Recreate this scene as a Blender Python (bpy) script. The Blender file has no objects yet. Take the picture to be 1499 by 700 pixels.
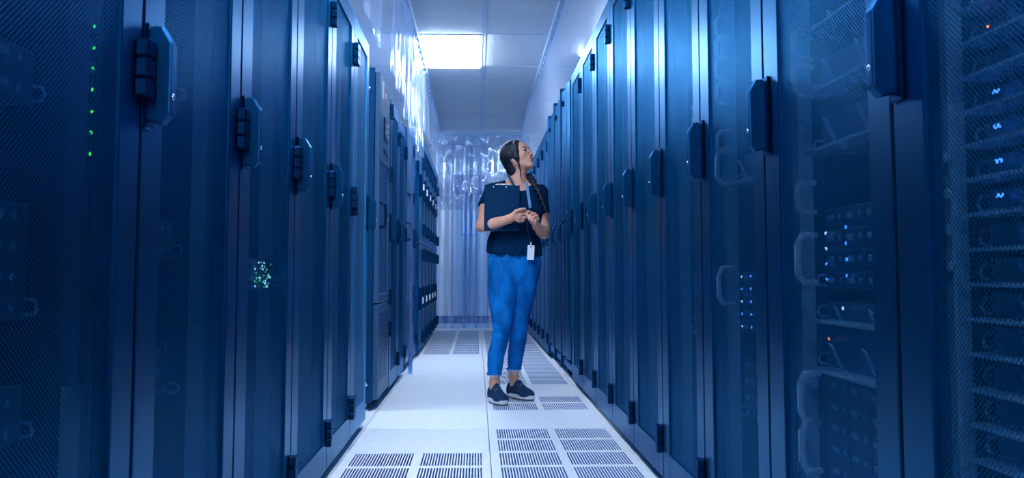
import bpy, bmesh, math, random
import numpy as np
from mathutils import Vector, Matrix

S = bpy.context.scene
C = S.collection
random.seed(4)
rng = np.random.default_rng(4)
PI = math.pi

# ------------------------------------------------------------------ camera
FPX, CAMZ = 1375.0, 0.77                      # focal length in pixels of the 1499-pixel frame, lens height
PITCH = math.atan(100 / FPX)
YAW = math.atan(51.5 / FPX * math.cos(PITCH))
cam_d = bpy.data.cameras.new('camera')
cam = bpy.data.objects.new('camera', cam_d)
C.objects.link(cam)
cam.location = (0, 0, CAMZ)
cam.rotation_euler = (PI / 2 + PITCH, 0, -YAW)
cam_d.sensor_width = 36
cam_d.lens = 36 * FPX / 1499
cam_d.shift_y = -50 / 1499
cam_d.clip_start = 0.05
cam_d.dof.use_dof = True
cam_d.dof.focus_distance = 5.75
cam_d.dof.aperture_fstop = 11.0
S.camera = cam

# ------------------------------------------------------------------ world, exposure
w = bpy.data.worlds.new('world')
S.world = w
w.use_nodes = True
w.node_tree.nodes['Background'].inputs[0].default_value = (0.10, 0.25, 0.6, 1)
w.node_tree.nodes['Background'].inputs[1].default_value = 0.12
S.view_settings.view_transform = 'Standard'
S.view_settings.look = 'None'
S.view_settings.exposure = 0.0
S.view_settings.gamma = 1.0
S.view_settings.use_curve_mapping = False
LIGHT_COL = (0.71, 0.83, 1.0)
PANEL_POWER = 38.0                            # emission of each ceiling light panel


# ------------------------------------------------------------------ materials
def sock(n, *names):
    for k in names:
        if k in n.inputs:
            return n.inputs[k]


def mat(name, col, rough=0.5, metal=0.0, spec=0.5, noise=None, bump=None, emit=None, emit_s=0.0, tint=None):
    m = bpy.data.materials.new(name)
    m.use_nodes = True
    nt = m.node_tree
    b = nt.nodes['Principled BSDF']
    b.inputs['Base Color'].default_value = (*col, 1)
    b.inputs['Roughness'].default_value = rough
    b.inputs['Metallic'].default_value = metal
    b.inputs['Specular IOR Level'].default_value = spec
    if tint:
        b.inputs['Specular Tint'].default_value = (*tint, 1)
    if emit:
        b.inputs['Emission Color'].default_value = (*emit, 1)
        b.inputs['Emission Strength'].default_value = emit_s
    tc = nt.nodes.new('ShaderNodeTexCoord')
    if noise:
        sc, amt = noise[:2]
        tx = nt.nodes.new('ShaderNodeTexNoise')
        tx.inputs['Scale'].default_value = sc
        tx.inputs['Detail'].default_value = 4
        mp = nt.nodes.new('ShaderNodeMapping')
        mp.inputs['Scale'].default_value = noise[2] if len(noise) > 2 else (1, 1, 1)
        nt.links.new(tc.outputs['Object'], mp.inputs[0])
        nt.links.new(mp.outputs[0], tx.inputs['Vector'])
        mr = nt.nodes.new('ShaderNodeMapRange')
        mr.inputs['From Min'].default_value = 0.3
        mr.inputs['From Max'].default_value = 0.7
        mr.inputs['To Min'].default_value = 1 - amt
        mr.inputs['To Max'].default_value = 1 + amt
        nt.links.new(tx.outputs['Fac'], mr.inputs['Value'])
        vm = nt.nodes.new('ShaderNodeVectorMath')
        vm.operation = 'SCALE'
        vm.inputs[0].default_value = col
        nt.links.new(mr.outputs[0], vm.inputs['Scale'])
        nt.links.new(vm.outputs[0], b.inputs['Base Color'])
    if bump:
        sc, st = bump[:2]
        tx = nt.nodes.new('ShaderNodeTexNoise')
        tx.inputs['Scale'].default_value = sc
        tx.inputs['Detail'].default_value = 3
        mp = nt.nodes.new('ShaderNodeMapping')
        mp.inputs['Scale'].default_value = bump[2] if len(bump) > 2 else (1, 1, 1)
        nt.links.new(tc.outputs['Object'], mp.inputs[0])
        nt.links.new(mp.outputs[0], tx.inputs['Vector'])
        bp = nt.nodes.new('ShaderNodeBump')
        bp.inputs['Strength'].default_value = st
        bp.inputs['Distance'].default_value = bump[3] if len(bump) > 3 else 0.01
        nt.links.new(tx.outputs['Fac'], bp.inputs['Height'])
        nt.links.new(bp.outputs[0], b.inputs['Normal'])
    return m


def mesh_mat(name, col, rough, metal, px, pz, rad):
    """perforated sheet: staggered round holes, in the sheet's own x / z"""
    m = mat(name, col, rough, metal, tint=(0.25, 0.66, 1))
    nt = m.node_tree
    N, L = nt.nodes, nt.links
    b = N['Principled BSDF']
    tc = N.new('ShaderNodeTexCoord')
    ds = []
    for off in (0.0, 0.5):
        mp = N.new('ShaderNodeMapping')
        mp.inputs['Scale'].default_value = (1 / px, 0, 1 / pz)
        mp.inputs['Location'].default_value = (off, 0, off)
        L.new(tc.outputs['Object'], mp.inputs[0])
        fr = N.new('ShaderNodeVectorMath'); fr.operation = 'FRACTION'
        L.new(mp.outputs[0], fr.inputs[0])
        sb = N.new('ShaderNodeVectorMath'); sb.operation = 'SUBTRACT'
        sb.inputs[1].default_value = (0.5, 0, 0.5)
        L.new(fr.outputs[0], sb.inputs[0])
        ml = N.new('ShaderNodeVectorMath'); ml.operation = 'MULTIPLY'
        ml.inputs[1].default_value = (px, 0, pz)
        L.new(sb.outputs[0], ml.inputs[0])
        ln = N.new('ShaderNodeVectorMath'); ln.operation = 'LENGTH'
        L.new(ml.outputs[0], ln.inputs[0])
        ds.append(ln.outputs['Value'])
    mn = N.new('ShaderNodeMath'); mn.operation = 'MINIMUM'
    L.new(ds[0], mn.inputs[0]); L.new(ds[1], mn.inputs[1])
    gt = N.new('ShaderNodeMath'); gt.operation = 'GREATER_THAN'
    gt.inputs[1].default_value = rad
    L.new(mn.outputs[0], gt.inputs[0])
    tr = N.new('ShaderNodeBsdfTransparent')
    mx = N.new('ShaderNodeMixShader')
    L.new(gt.outputs[0], mx.inputs[0])
    L.new(tr.outputs[0], mx.inputs[1])
    L.new(b.outputs[0], mx.inputs[2])
    L.new(mx.outputs[0], N['Material Output'].inputs['Surface'])
    return m


def film_mat(name, tint, milky, gloss, rough, bump=None):
    """clear plastic sheeting: see-through, a little milky, glossy"""
    m = bpy.data.materials.new(name)
    m.use_nodes = True
    N, L = m.node_tree.nodes, m.node_tree.links
    N.remove(N['Principled BSDF'])
    tr = N.new('ShaderNodeBsdfTransparent'); tr.inputs[0].default_value = (*tint, 1)
    tl = N.new('ShaderNodeBsdfTranslucent'); tl.inputs[0].default_value = (0.62, 0.75, 0.95, 1)
    df = N.new('ShaderNodeBsdfDiffuse'); df.inputs[0].default_value = (0.62, 0.75, 0.95, 1)
    mk = N.new('ShaderNodeMixShader'); mk.inputs[0].default_value = 0.5
    L.new(tl.outputs[0], mk.inputs[1]); L.new(df.outputs[0], mk.inputs[2])
    m1 = N.new('ShaderNodeMixShader'); m1.inputs[0].default_value = milky
    L.new(tr.outputs[0], m1.inputs[1]); L.new(mk.outputs[0], m1.inputs[2])
    gl = N.new('ShaderNodeBsdfGlossy'); gl.inputs['Roughness'].default_value = rough
    gl.inputs[0].default_value = (0.85, 0.93, 1, 1)
    m2 = N.new('ShaderNodeMixShader'); m2.inputs[0].default_value = gloss
    L.new(m1.outputs[0], m2.inputs[1]); L.new(gl.outputs[0], m2.inputs[2])
    if bump:
        tc = N.new('ShaderNodeTexCoord')
        mp = N.new('ShaderNodeMapping'); mp.inputs['Scale'].default_value = bump[2]
        tx = N.new('ShaderNodeTexNoise'); tx.inputs['Scale'].default_value = bump[0]
        bp = N.new('ShaderNodeBump'); bp.inputs['Strength'].default_value = bump[1]
        bp.inputs['Distance'].default_value = 0.02
        L.new(tc.outputs['Object'], mp.inputs[0]); L.new(mp.outputs[0], tx.inputs['Vector'])
        L.new(tx.outputs['Fac'], bp.inputs['Height'])
        L.new(bp.outputs[0], gl.inputs['Normal']); L.new(bp.outputs[0], df.inputs['Normal'])
    L.new(m2.outputs[0], N['Material Output'].inputs['Surface'])
    return m


M = dict(
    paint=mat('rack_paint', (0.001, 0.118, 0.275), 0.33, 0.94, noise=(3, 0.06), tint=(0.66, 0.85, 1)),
    shell=mat('rack_shell', (0.003, 0.055, 0.160), 0.45, 0.4, tint=(0.3, 0.6, 1)),
    inner=mat('rack_inner', (0.006, 0.050, 0.150), 0.6, 0.1),
    rail=mat('mounting_rail_steel', (0.15, 0.50, 0.85), 0.45, 0.1),
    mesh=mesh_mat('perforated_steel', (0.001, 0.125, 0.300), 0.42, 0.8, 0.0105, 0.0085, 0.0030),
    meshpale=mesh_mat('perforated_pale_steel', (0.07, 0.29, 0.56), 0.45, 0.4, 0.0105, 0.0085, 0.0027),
    grey=mat('grey_blue_paint', (0.045, 0.135, 0.26), 0.4, 0.3, tint=(0.6, 0.85, 1)),
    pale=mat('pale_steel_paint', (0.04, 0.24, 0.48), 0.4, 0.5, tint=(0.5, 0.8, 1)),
    black=mat('black_plastic', (0.002, 0.036, 0.105), 0.35, 0.8, tint=(0.2, 0.6, 1)),
    handle=mat('handle_plastic', (0.003, 0.060, 0.155), 0.33, 0.85, tint=(0.25, 0.6, 1)),
    chrome=mat('bright_metal', (0.75, 0.85, 0.95), 0.25, 0.9),
    white=mat('white_plastic', (0.78, 0.84, 0.92), 0.45),
    tile=mat('floor_laminate', (0.82, 0.86, 0.92), 0.42, 0, 0.45, noise=(26, 0.05)),
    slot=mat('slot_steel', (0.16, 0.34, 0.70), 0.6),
    plenum=mat('underfloor', (0.20, 0.42, 0.80), 0.8),
    ceil=mat('ceiling_tile_fibre', (0.80, 0.84, 0.88), 0.9, 0, 0.2, noise=(90, 0.10), bump=(220, 0.3)),
    tbar=mat('ceiling_grid_metal', (0.60, 0.76, 0.92), 0.5),
    wall=mat('wall_paint', (0.72, 0.80, 0.90), 0.8, noise=(2, 0.04)),
    base=mat('vinyl_baseboard', (0.02, 0.13, 0.38), 0.5),
    pipe=mat('conduit_steel', (0.50, 0.68, 0.90), 0.35, 0.4),
    track=mat('curtain_track_plastic', (0.42, 0.62, 0.82), 0.4),
    film=film_mat('clear_plastic_film', (0.90, 0.95, 1.0), 0.18, 0.22, 0.10, (5, 0.5, (1, 1, 0.35))),
    filmwall=film_mat('stretched_plastic_film', (0.93, 0.97, 1.0), 0.30, 0.20, 0.14, (3, 0.25, (1, 0.5, 1))),
    filmdeep=film_mat('deep_blue_strip', (0.22, 0.55, 1.0), 0.25, 0.12, 0.12, (4, 0.4, (1, 1, 0.3))),
    filmblue=film_mat('blue_tinted_strip', (0.60, 0.80, 1.0), 0.18, 0.12, 0.12, (4, 0.4, (1, 1, 0.3))),
    diffuser=mat('light_diffuser', (0.9, 0.95, 1), 0.5, emit=LIGHT_COL, emit_s=PANEL_POWER),
    led_g=mat('green_led', (0.1, 0.9, 0.2), 0.4, emit=(0.06, 1.0, 0.08), emit_s=1.6),
    led_t=mat('teal_led', (0.1, 0.9, 0.6), 0.4, emit=(0.15, 1.0, 0.65), emit_s=1.3),
    led_b=mat('blue_led', (0.1, 0.4, 1), 0.4, emit=(0.05, 0.26, 1.0), emit_s=3.0),
    led_w=mat('white_led', (0.7, 0.9, 1), 0.4, emit=(0.25, 0.60, 1.0), emit_s=3.0),
    led_o=mat('orange_led', (1, 0.3, 0.1), 0.4, emit=(1.0, 0.22, 0.06), emit_s=4.0),
    ring=mat('ring_plastic', (0.30, 0.62, 0.92), 0.45),
    srv=mat('server_bezel', (0.020, 0.11, 0.28), 0.4, 0.4),
    srv2=mat('server_steel', (0.05, 0.20, 0.44), 0.4, 0.5),
    screen=mat('dark_screen', (0.004, 0.012, 0.035), 0.12),
    red=mat('red_sticker', (0.75, 0.10, 0.12), 0.5),
)


# ------------------------------------------------------------------ mesh helpers
def tag(o, label, cat, group=None):
    o['label'] = label
    o['category'] = cat
    if group:
        o['group'] = group
    return o


def empty(name, loc=(0, 0, 0), rz=0.0):
    o = bpy.data.objects.new(name, None)
    o.empty_display_size = 0.1
    C.objects.link(o)
    o.location = loc
    o.rotation_euler = (0, 0, rz)
    return o


def link(name, me, m=None, parent=None, loc=None, kind=None, rot=None):
    o = bpy.data.objects.new(name, me)
    C.objects.link(o)
    if m is not None and not me.materials:
        me.materials.append(m)
    if parent is not None:
        o.parent = parent
    if loc is not None:
        o.location = loc
    if rot is not None:
        o.rotation_euler = rot
    if kind:
        o['kind'] = kind
    return o


def box_bm(bm, x0, x1, y0, y1, z0, z1, bev=0.0, seg=1):
    r = bmesh.ops.create_cube(bm, size=1.0)
    vs = r['verts']
    for v in vs:
        v.co = Vector(((x0 + x1) / 2 + v.co.x * (x1 - x0), (y0 + y1) / 2 + v.co.y * (y1 - y0), (z0 + z1) / 2 + v.co.z * (z1 - z0)))
    if bev > 0:
        es = list({e for v in vs for e in v.link_edges})
        bmesh.ops.bevel(bm, geom=es, offset=bev, segments=seg, affect='EDGES', profile=0.7)


def boxes(name, lst, bev=0.0, seg=1):
    bm = bmesh.new()
    for b in lst:
        box_bm(bm, *b, bev=bev, seg=seg)
    me = bpy.data.meshes.new(name)
    bm.to_mesh(me)
    bm.free()
    return me


def prism(name, pts, x0, x1, bev=0.0, axis='x'):
    """closed outline pts (a, b) pushed from x0 to x1 along axis"""
    bm = bmesh.new()
    def co(a, b, t):
        return {'x': (t, a, b), 'y': (a, t, b), 'z': (a, b, t)}[axis]
    A = [bm.verts.new(co(a, b, x0)) for a, b in pts]
    B = [bm.verts.new(co(a, b, x1)) for a, b in pts]
    n = len(pts)
    bm.faces.new(A)
    bm.faces.new(B[::-1])
    for i in range(n):
        bm.faces.new((A[i], B[i], B[(i + 1) % n], A[(i + 1) % n]))
    bmesh.ops.recalc_face_normals(bm, faces=bm.faces)
    if bev:
        bmesh.ops.bevel(bm, geom=list(bm.edges), offset=bev, segments=2, affect='EDGES', profile=0.7)
    me = bpy.data.meshes.new(name)
    bm.to_mesh(me)
    bm.free()
    return me


def tube(name, pts, r, n=10, closed=False, rads=None):
    pts = [Vector(p) for p in pts]
    bm = bmesh.new()
    rings = []
    up = Vector((0.31, 0.17, 0.93))
    for i, p in enumerate(pts):
        if closed:
            t = pts[(i + 1) % len(pts)] - pts[i - 1]
        else:
            t = pts[min(i + 1, len(pts) - 1)] - pts[max(i - 1, 0)]
        t.normalize()
        a = t.cross(up)
        if a.length < 1e-3:
            a = t.cross(Vector((1, 0, 0)))
        a.normalize()
        b = t.cross(a)
        rr = rads[i] if rads else r
        rings.append([bm.verts.new(p + (a * math.cos(2 * PI * k / n) + b * math.sin(2 * PI * k / n)) * rr) for k in range(n)])
    m = len(rings)
    for i in range(m if closed else m - 1):
        A, B = rings[i], rings[(i + 1) % m]
        for k in range(n):
            bm.faces.new((A[k], A[(k + 1) % n], B[(k + 1) % n], B[k]))
    if not closed:
        bm.faces.new(rings[0][::-1])
        bm.faces.new(rings[-1])
    bmesh.ops.recalc_face_normals(bm, faces=bm.faces)
    me = bpy.data.meshes.new(name)
    bm.to_mesh(me)
    bm.free()
    for f in me.polygons:
        f.use_smooth = True
    return me


def ball(name, r, sc=(1, 1, 1), u=14, v=9):
    bm = bmesh.new()
    bmesh.ops.create_uvsphere(bm, u_segments=u, v_segments=v, radius=r)
    for x in bm.verts:
        x.co = Vector((x.co.x * sc[0], x.co.y * sc[1], x.co.z * sc[2]))
    me = bpy.data.meshes.new(name)
    bm.to_mesh(me)
    bm.free()
    for f in me.polygons:
        f.use_smooth = True
    return me


def grid_mesh(name, fn, nu, nv, thick=0.0):
    vs = [tuple(fn(i / nu, j / nv)) for i in range(nu + 1) for j in range(nv + 1)]
    fs = [(i * (nv + 1) + j, (i + 1) * (nv + 1) + j, (i + 1) * (nv + 1) + j + 1, i * (nv + 1) + j + 1) for i in range(nu) for j in range(nv)]
    me = bpy.data.meshes.new(name)
    me.from_pydata(vs, [], fs)
    for f in me.polygons:
        f.use_smooth = True
    return me


# ------------------------------------------------------------------ the room
XL, XR = -0.555, 0.665            # front planes of the two rack rows
HL, HR = 1.945, 2.165             # their heights
CEIL = 2.74
RX0, RX1, RY0, RY1 = -2.75, 2.85, -2.2, 14.55
JOINT_X, TW = 0.0587, 0.612       # floor joint along the aisle, tile size

fl = link('floor', boxes('floor', [(RX0, RX1, RY0, RY1, -0.36, -0.30)]), M['plenum'], kind='structure')
fl['label'] = 'white raised floor of square panels, some slotted for air'

G = 0.0016


def plain_tile():
    return boxes('tile', [(G, TW - G, G, TW - G, -0.035, 0)], bev=0.0014)


def slot_tile():
    """panel with four fields of 22 real slots"""
    xs = [(0.040, 0.288), (0.328, 0.576)]
    ys = [(0.028, 0.286), (0.333, 0.590)]
    vs, fs = [], []
    dark = []
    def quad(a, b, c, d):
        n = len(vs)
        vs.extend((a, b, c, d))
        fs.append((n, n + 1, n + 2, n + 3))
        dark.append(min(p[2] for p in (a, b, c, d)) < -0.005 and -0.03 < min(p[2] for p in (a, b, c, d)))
    def top(x0, x1, y0, y1):
        quad((x0, y0, 0), (x1, y0, 0), (x1, y1, 0), (x0, y1, 0))
    A, B = G, TW - G
    ye = [A, ys[0][0], ys[0][1], ys[1][0], ys[1][1], B]
    for i in (0, 2, 4):
        top(A, B, ye[i], ye[i + 1])
    n = 22
    for (y0, y1) in ys:
        top(A, xs[0][0], y0, y1)
        top(xs[0][1], xs[1][0], y0, y1)
        top(xs[1][1], B, y0, y1)
        for (x0, x1) in xs:
            p = (x1 - x0) / (n - 0.45)
            sw = p * 0.55
            for k in range(n):
                a = x0 + k * p
                b = a + sw
                D = -0.022
                quad((a, y0, 0), (a, y0, D), (a, y1, D), (a, y1, 0))
                quad((b, y0, 0), (b, y1, 0), (b, y1, D), (b, y0, D))
                quad((a, y0, 0), (b, y0, 0), (b, y0, D), (a, y0, D))
                quad((a, y1, 0), (a, y1, D), (b, y1, D), (b, y1, 0))
                if k < n - 1:
                    top(b, x0 + (k + 1) * p, y0, y1)
            # cross bars under the slots
            for q in range(1, 6):
                yy = y0 + (y1 - y0) * q / 6
                quad((x0, yy - 0.005, -0.012), (x1, yy - 0.005, -0.012), (x1, yy + 0.005, -0.012), (x0, yy + 0.005, -0.012))
    D = -0.035
    quad((A, A, 0), (A, A, D), (B, A, D), (B, A, 0))
    quad((B, A, 0), (B, A, D), (B, B, D), (B, B, 0))
    quad((B, B, 0), (B, B, D), (A, B, D), (A, B, 0))
    quad((A, B, 0), (A, B, D), (A, A, D), (A, A, 0))
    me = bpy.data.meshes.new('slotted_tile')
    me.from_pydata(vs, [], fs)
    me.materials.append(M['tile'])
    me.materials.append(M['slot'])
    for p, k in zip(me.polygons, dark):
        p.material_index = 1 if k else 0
    return me


PT, ST = plain_tile(), slot_tile()
PT.materials.append(M['tile'])
for row in range(-8, 17):
    y0 = 4.12 + row * TW
    for colm in (-3, -2, -1, 0, 1, 2):
        x0 = JOINT_X + colm * TW
        slot = False
        if colm == -1:
            slot = row < 0 or 8 <= row < 14
        if colm == 0:
            slot = row < 1 or row == 2 or 4 <= row < 14
        if abs(colm + 0.5) > 2.2 and not (-1 < row < 4):
            continue
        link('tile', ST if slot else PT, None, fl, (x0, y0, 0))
# pale kerb strip between the floor panels and the cabinet feet
KB = boxes('edge_strip', [(-0.011, 0.011, 0, TW - 0.006, -0.03, 0.004)], bev=0.002)
KB.materials.append(M['tile'])

ce = link('ceiling', boxes('ceiling', [(RX0, RX1, RY0, RY1, CEIL + 0.02, CEIL + 0.10)]), M['ceil'], kind='structure')
ce['label'] = 'suspended ceiling of pale fibre panels in a metal grid'
cx = [0.054 + 0.61 * k for k in range(-5, 6)]
cx = [x for x in cx if RX0 < x < RX1]
cy = [-1.9, -0.7, 0.5, 1.7, 2.9, 4.1, 5.3, 6.42, 7.634, 8.84, 9.447, 10.617, 11.78, 12.95, 14.12]
LIGHTS = [(-0.556, 7.634), (-0.556, 2.9), (-0.556, -1.9), (-2.386, 4.1), (-2.386, 7.634), (-2.386, 10.617), (1.884, 4.1), (1.884, 7.634), (1.884, 10.617)]  # last six, behind the rack rows, are added to brighten ceiling and plastic
for i in range(len(cy) - 1):
    for k in range(len(cx) - 1):
        if any(abs(cx[k] - lx) < 0.1 and abs(cy[i] - ly) < 0.1 for lx, ly in LIGHTS):
            continue
        o = link('ceiling_tile', boxes('ceiling_tile', [(cx[k] + 0.006, cx[k + 1] - 0.006, cy[i] + 0.006, cy[i + 1] - 0.006, CEIL, CEIL + 0.019)], bev=0.003), M['ceil'], ce)
for x in cx:
    link('grid_bar', boxes('grid_bar', [(x - 0.017, x + 0.017, RY0, RY1, CEIL - 0.004, CEIL + 0.015)]), M['tbar'], ce)
for y in cy:
    link('grid_bar', boxes('grid_bar', [(RX0, RX1, y - 0.007, y + 0.007, CEIL - 0.002, CEIL + 0.015)]), M['tbar'], ce)

for nm, b in (('wall_left', (RX0 - 0.1, RX0, RY0, RY1, -0.36, CEIL + 0.1)), ('wall_right', (RX1, RX1 + 0.1, RY0, RY1, -0.36, CEIL + 0.1)),
              ('wall_back', (RX0 - 0.1, RX1 + 0.1, RY1, RY1 + 0.1, -0.36, CEIL + 0.1)), ('wall_front', (RX0 - 0.1, RX1 + 0.1, RY0 - 0.1, RY0, -0.36, CEIL + 0.1))):
    link(nm, boxes(nm, [b]), M['wall'], kind='structure')
link('baseboard_back', boxes('baseboard_back', [(RX0, RX1, RY1 - 0.014, RY1, 0, 0.115)], bev=0.003), M['base'], kind='structure')
link('trim_1', boxes('trim_1', [(RX0, RX1, 13.92, RY1, -0.035, 0.002)]), M['tile'], kind='structure')

# ceiling lights
lab = ['bright ceiling light panel in view above the aisle', 'ceiling light panel above the near end of the aisle', 'ceiling light panel behind the camera',
       'nearest added, unseen ceiling light panel behind the left rack row', 'middle added, unseen ceiling light panel behind the left rack row', 'farthest added, unseen ceiling light panel behind the left rack row',
       'nearest added, unseen ceiling light panel behind the right rack row', 'middle added, unseen ceiling light panel behind the right rack row', 'farthest added, unseen ceiling light panel behind the right rack row']
for i, (lx, ly) in enumerate(LIGHTS):
    ln = {2.9: 1.2, 7.634: 1.206, -1.9: 1.2, 4.1: 1.2, 10.617: 1.163, 12.95: 1.17}[ly]
    t = tag(empty('ceiling_light', (lx + 0.305, ly + ln / 2, CEIL)), lab[i], 'ceiling light', 'ceiling light panels')
    hw, hl = 0.293, ln / 2 - 0.012
    link('frame', boxes('light_frame', [(-hw, -hw + 0.022, -hl, hl, -0.010, 0.018), (hw - 0.022, hw, -hl, hl, -0.010, 0.018),
                                        (-hw + 0.022, hw - 0.022, -hl, -hl + 0.022, -0.010, 0.018), (-hw + 0.022, hw - 0.022, hl - 0.022, hl, -0.010, 0.018)]), M['tbar'], t)
    link('diffuser', boxes('diffuser', [(-hw + 0.022, hw - 0.022, -hl + 0.022, hl - 0.022, -0.030, 0.012)]), M['diffuser'], t)


# ------------------------------------------------------------------ racks
_cache = {}


def cached(key, fn):
    if key not in _cache:
        _cache[key] = fn()
    return _cache[key]


def handle_me():
    def f():
        pts = [(0.0, -0.076), (-0.026, -0.082), (-0.040, -0.066), (-0.040, 0.056), (-0.024, 0.083), (-0.010, 0.084), (0.0, 0.078)]
        me = prism('handle', pts, -0.013, 0.013, 0.0035)
        me.materials.append(M['handle'])
        return me
    return cached('handle', f)


def handle_base_me():
    def f():
        me = boxes('handle_plate', [(-0.022, 0.022, -0.006, 0, -0.09, 0.09)], bev=0.003)
        me.materials.append(M['black'])
        return me
    return cached('hplate', f)


def hinge_me():
    def f():
        me = boxes('hinge', [(-0.018, 0.020, -0.022, 0.0, -0.048, -0.018), (-0.018, 0.020, -0.022, 0.0, -0.016, 0.016), (-0.018, 0.020, -0.022, 0.0, 0.018, 0.048),
                             (-0.012, 0.014, -0.018, 0.0, -0.046, 0.046)], bev=0.003)
        me.materials.append(M['black'])
        return me
    return cached('hinge', f)


def screw_me():
    def f():
        me = ball('screw', 0.0055, (1, 0.5, 1), 8, 5)
        me.materials.append(M['chrome'])
        return me
    return cached('screw', f)


def make_rack(name, label, group, width, H, hz, depth=1.05, pale=False, rails=True, closed=False, flip=1):
    """origin: middle of the foot of the front; door looks along local -y"""
    t = tag(empty(name), label, 'server rack', group)
    hw = width / 2 - 0.003
    P = M['pale'] if pale else M['paint']
    body = boxes('cabinet_body', [(-hw, -hw + 0.018, 0.03, depth, 0.03, H), (hw - 0.018, hw, 0.03, depth, 0.03, H), (-hw + 0.018, hw - 0.018, 0.03, depth, H - 0.02, H),
                                  (-hw + 0.018, hw - 0.018, 0.03, depth, 0.03, 0.06), (-hw + 0.018, hw - 0.018, depth - 0.02, depth, 0.06, H - 0.02)], bev=0.0025)
    link('cabinet_body', body, M['shell'], t)
    link('plinth', boxes('plinth', [(-hw + 0.01, hw - 0.01, 0.045, depth - 0.05, 0.004, 0.03)]), M['black'], t)
    for sx in (-1, 1):
        link('foot', cached('foot', lambda: tube('foot', [(0, 0, 0), (0, 0, 0.008), (0, 0, 0.0081), (0, 0, 0.034)], 0.01, 10, rads=[0.022, 0.022, 0.009, 0.009])), M['chrome'], t, (sx * (hw - 0.05), 0.075, 0))
    d0, d1 = 0.042, H - 0.006
    st, sh = 0.10, 0.085
    dh = hw - 0.003
    m0, m1 = 0.145, H - 0.085
    dr = boxes('door', [(-dh, -dh + st, 0, 0.028, d0, d1), (dh - sh, dh, 0, 0.028, d0, d1), (-dh + st, dh - sh, 0.0, 0.028, d0, m0), (-dh + st, dh - sh, 0.0, 0.028, m1, d1)], bev=0.002)
    door = link('door', dr, P, t)
    if closed:
        link('panel', boxes('panel', [(-dh + st - 0.004, dh - sh + 0.004, 0.006, 0.020, m0 - 0.004, m1 + 0.004)]), P, door)
    else:
        bm = bmesh.new()
        box_bm(bm, -dh + st - 0.004, dh - sh + 0.004, 0.006, 0.0072, m0 - 0.004, m1 + 0.004)
        me = bpy.data.meshes.new('mesh_panel'); bm.to_mesh(me); bm.free()
        link('mesh_panel', me, M['meshpale'] if pale else M['mesh'], door)
    link('handle_plate', handle_base_me(), None, door, (flip * (-dh + 0.022), 0, hz))
    link('handle', handle_me(), None, door, (flip * (-dh + 0.016), -0.004, hz))
    link('lock', screw_me(), None, door, (flip * (-dh + 0.016), -0.0445, hz - 0.035))
    for z in (0.18, hz, H - 0.19):
        link('hinge', hinge_me(), None, door, (flip * (dh - 0.012), 0, z + (0.005 if z == hz else 0)))
    if rails:
        for sx in (-1, 1):
            rm = boxes('mounting_rail', [(-0.022, 0.022, 0, 0.003, 0.08, H - 0.04), (sx * 0.019 - 0.003, sx * 0.019 + 0.003, 0.003, 0.045, 0.08, H - 0.04)])
            link('mounting_rail', rm, M['rail'], t, (sx * (hw - 0.048), 0.055, 0))
    return t


def put_left(t, y0, y1, x=XL):
    t.location = (x, (y0 + y1) / 2, 0)
    t.rotation_euler = (0, 0, PI / 2)


def put_right(t, y0, y1, x=XR):
    t.location = (x, (y0 + y1) / 2, 0)
    t.rotation_euler = (0, 0, -PI / 2)


EL = [0.24, 0.90, 1.559, 2.205, 2.878, 3.562, 4.204]
lname = ['server rack of the left row beside the camera, outside the picture', 'nearest left server rack, cut by the frame, with a column of green lights',
         'left server rack with the largest door handle, just behind the green-lit one', 'left server rack with a patch of teal port lights behind its mesh',
         'fourth server rack of the left row from the frame edge', 'fifth left server rack, the last dark one before the pale mesh rack']
for i in range(6):
    put_left(make_rack('server_rack', lname[i], 'server racks of the left row', EL[i + 1] - EL[i], HL, 1.10), EL[i], EL[i + 1])
put_left(make_rack('server_rack', 'server rack with a lit look painted into its paler mesh door at the gap in the left row', 'server racks of the left row', 0.585, HL, 1.07, pale=True, flip=-1), 4.207, 4.792)  # lit look of this rack is put into its pale paint and mesh

ER = [0.16, 0.80, 1.470, 2.138, 2.757, 3.376, 4.003, 4.636, 5.27, 5.937, 6.58]
rname = ['server rack of the right row beside the camera, outside the picture', 'nearest right server rack, cut by the frame, full of servers',
         'second right server rack, with blue drive lights and big cable rings inside', 'third right server rack, with a stack of cable rings behind its mesh',
         'fourth server rack of the right row from the frame edge', 'fifth server rack of the right row from the frame edge',
         'sixth server rack of the right row from the frame edge', 'seventh server rack of the right row from the frame edge',
         'eighth server rack of the right row, lower mesh catching light', 'ninth right server rack, next to the smooth-door cabinets']
for i in range(10):
    put_right(make_rack('server_rack', 'dark blue ' + rname[i], 'server racks of the right row', ER[i + 1] - ER[i], HR, 1.13), ER[i], ER[i + 1])

# kerb strips and small floor clips along the racks
for side, x in (('left', XL - 0.004), ('right', XR + 0.004)):
    for row in range(-8, 14):
        y = 4.12 + row * TW
        link('edge_strip', KB, None, fl, (x + (-0.012 if side == 'left' else 0.012), y, 0))


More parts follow.
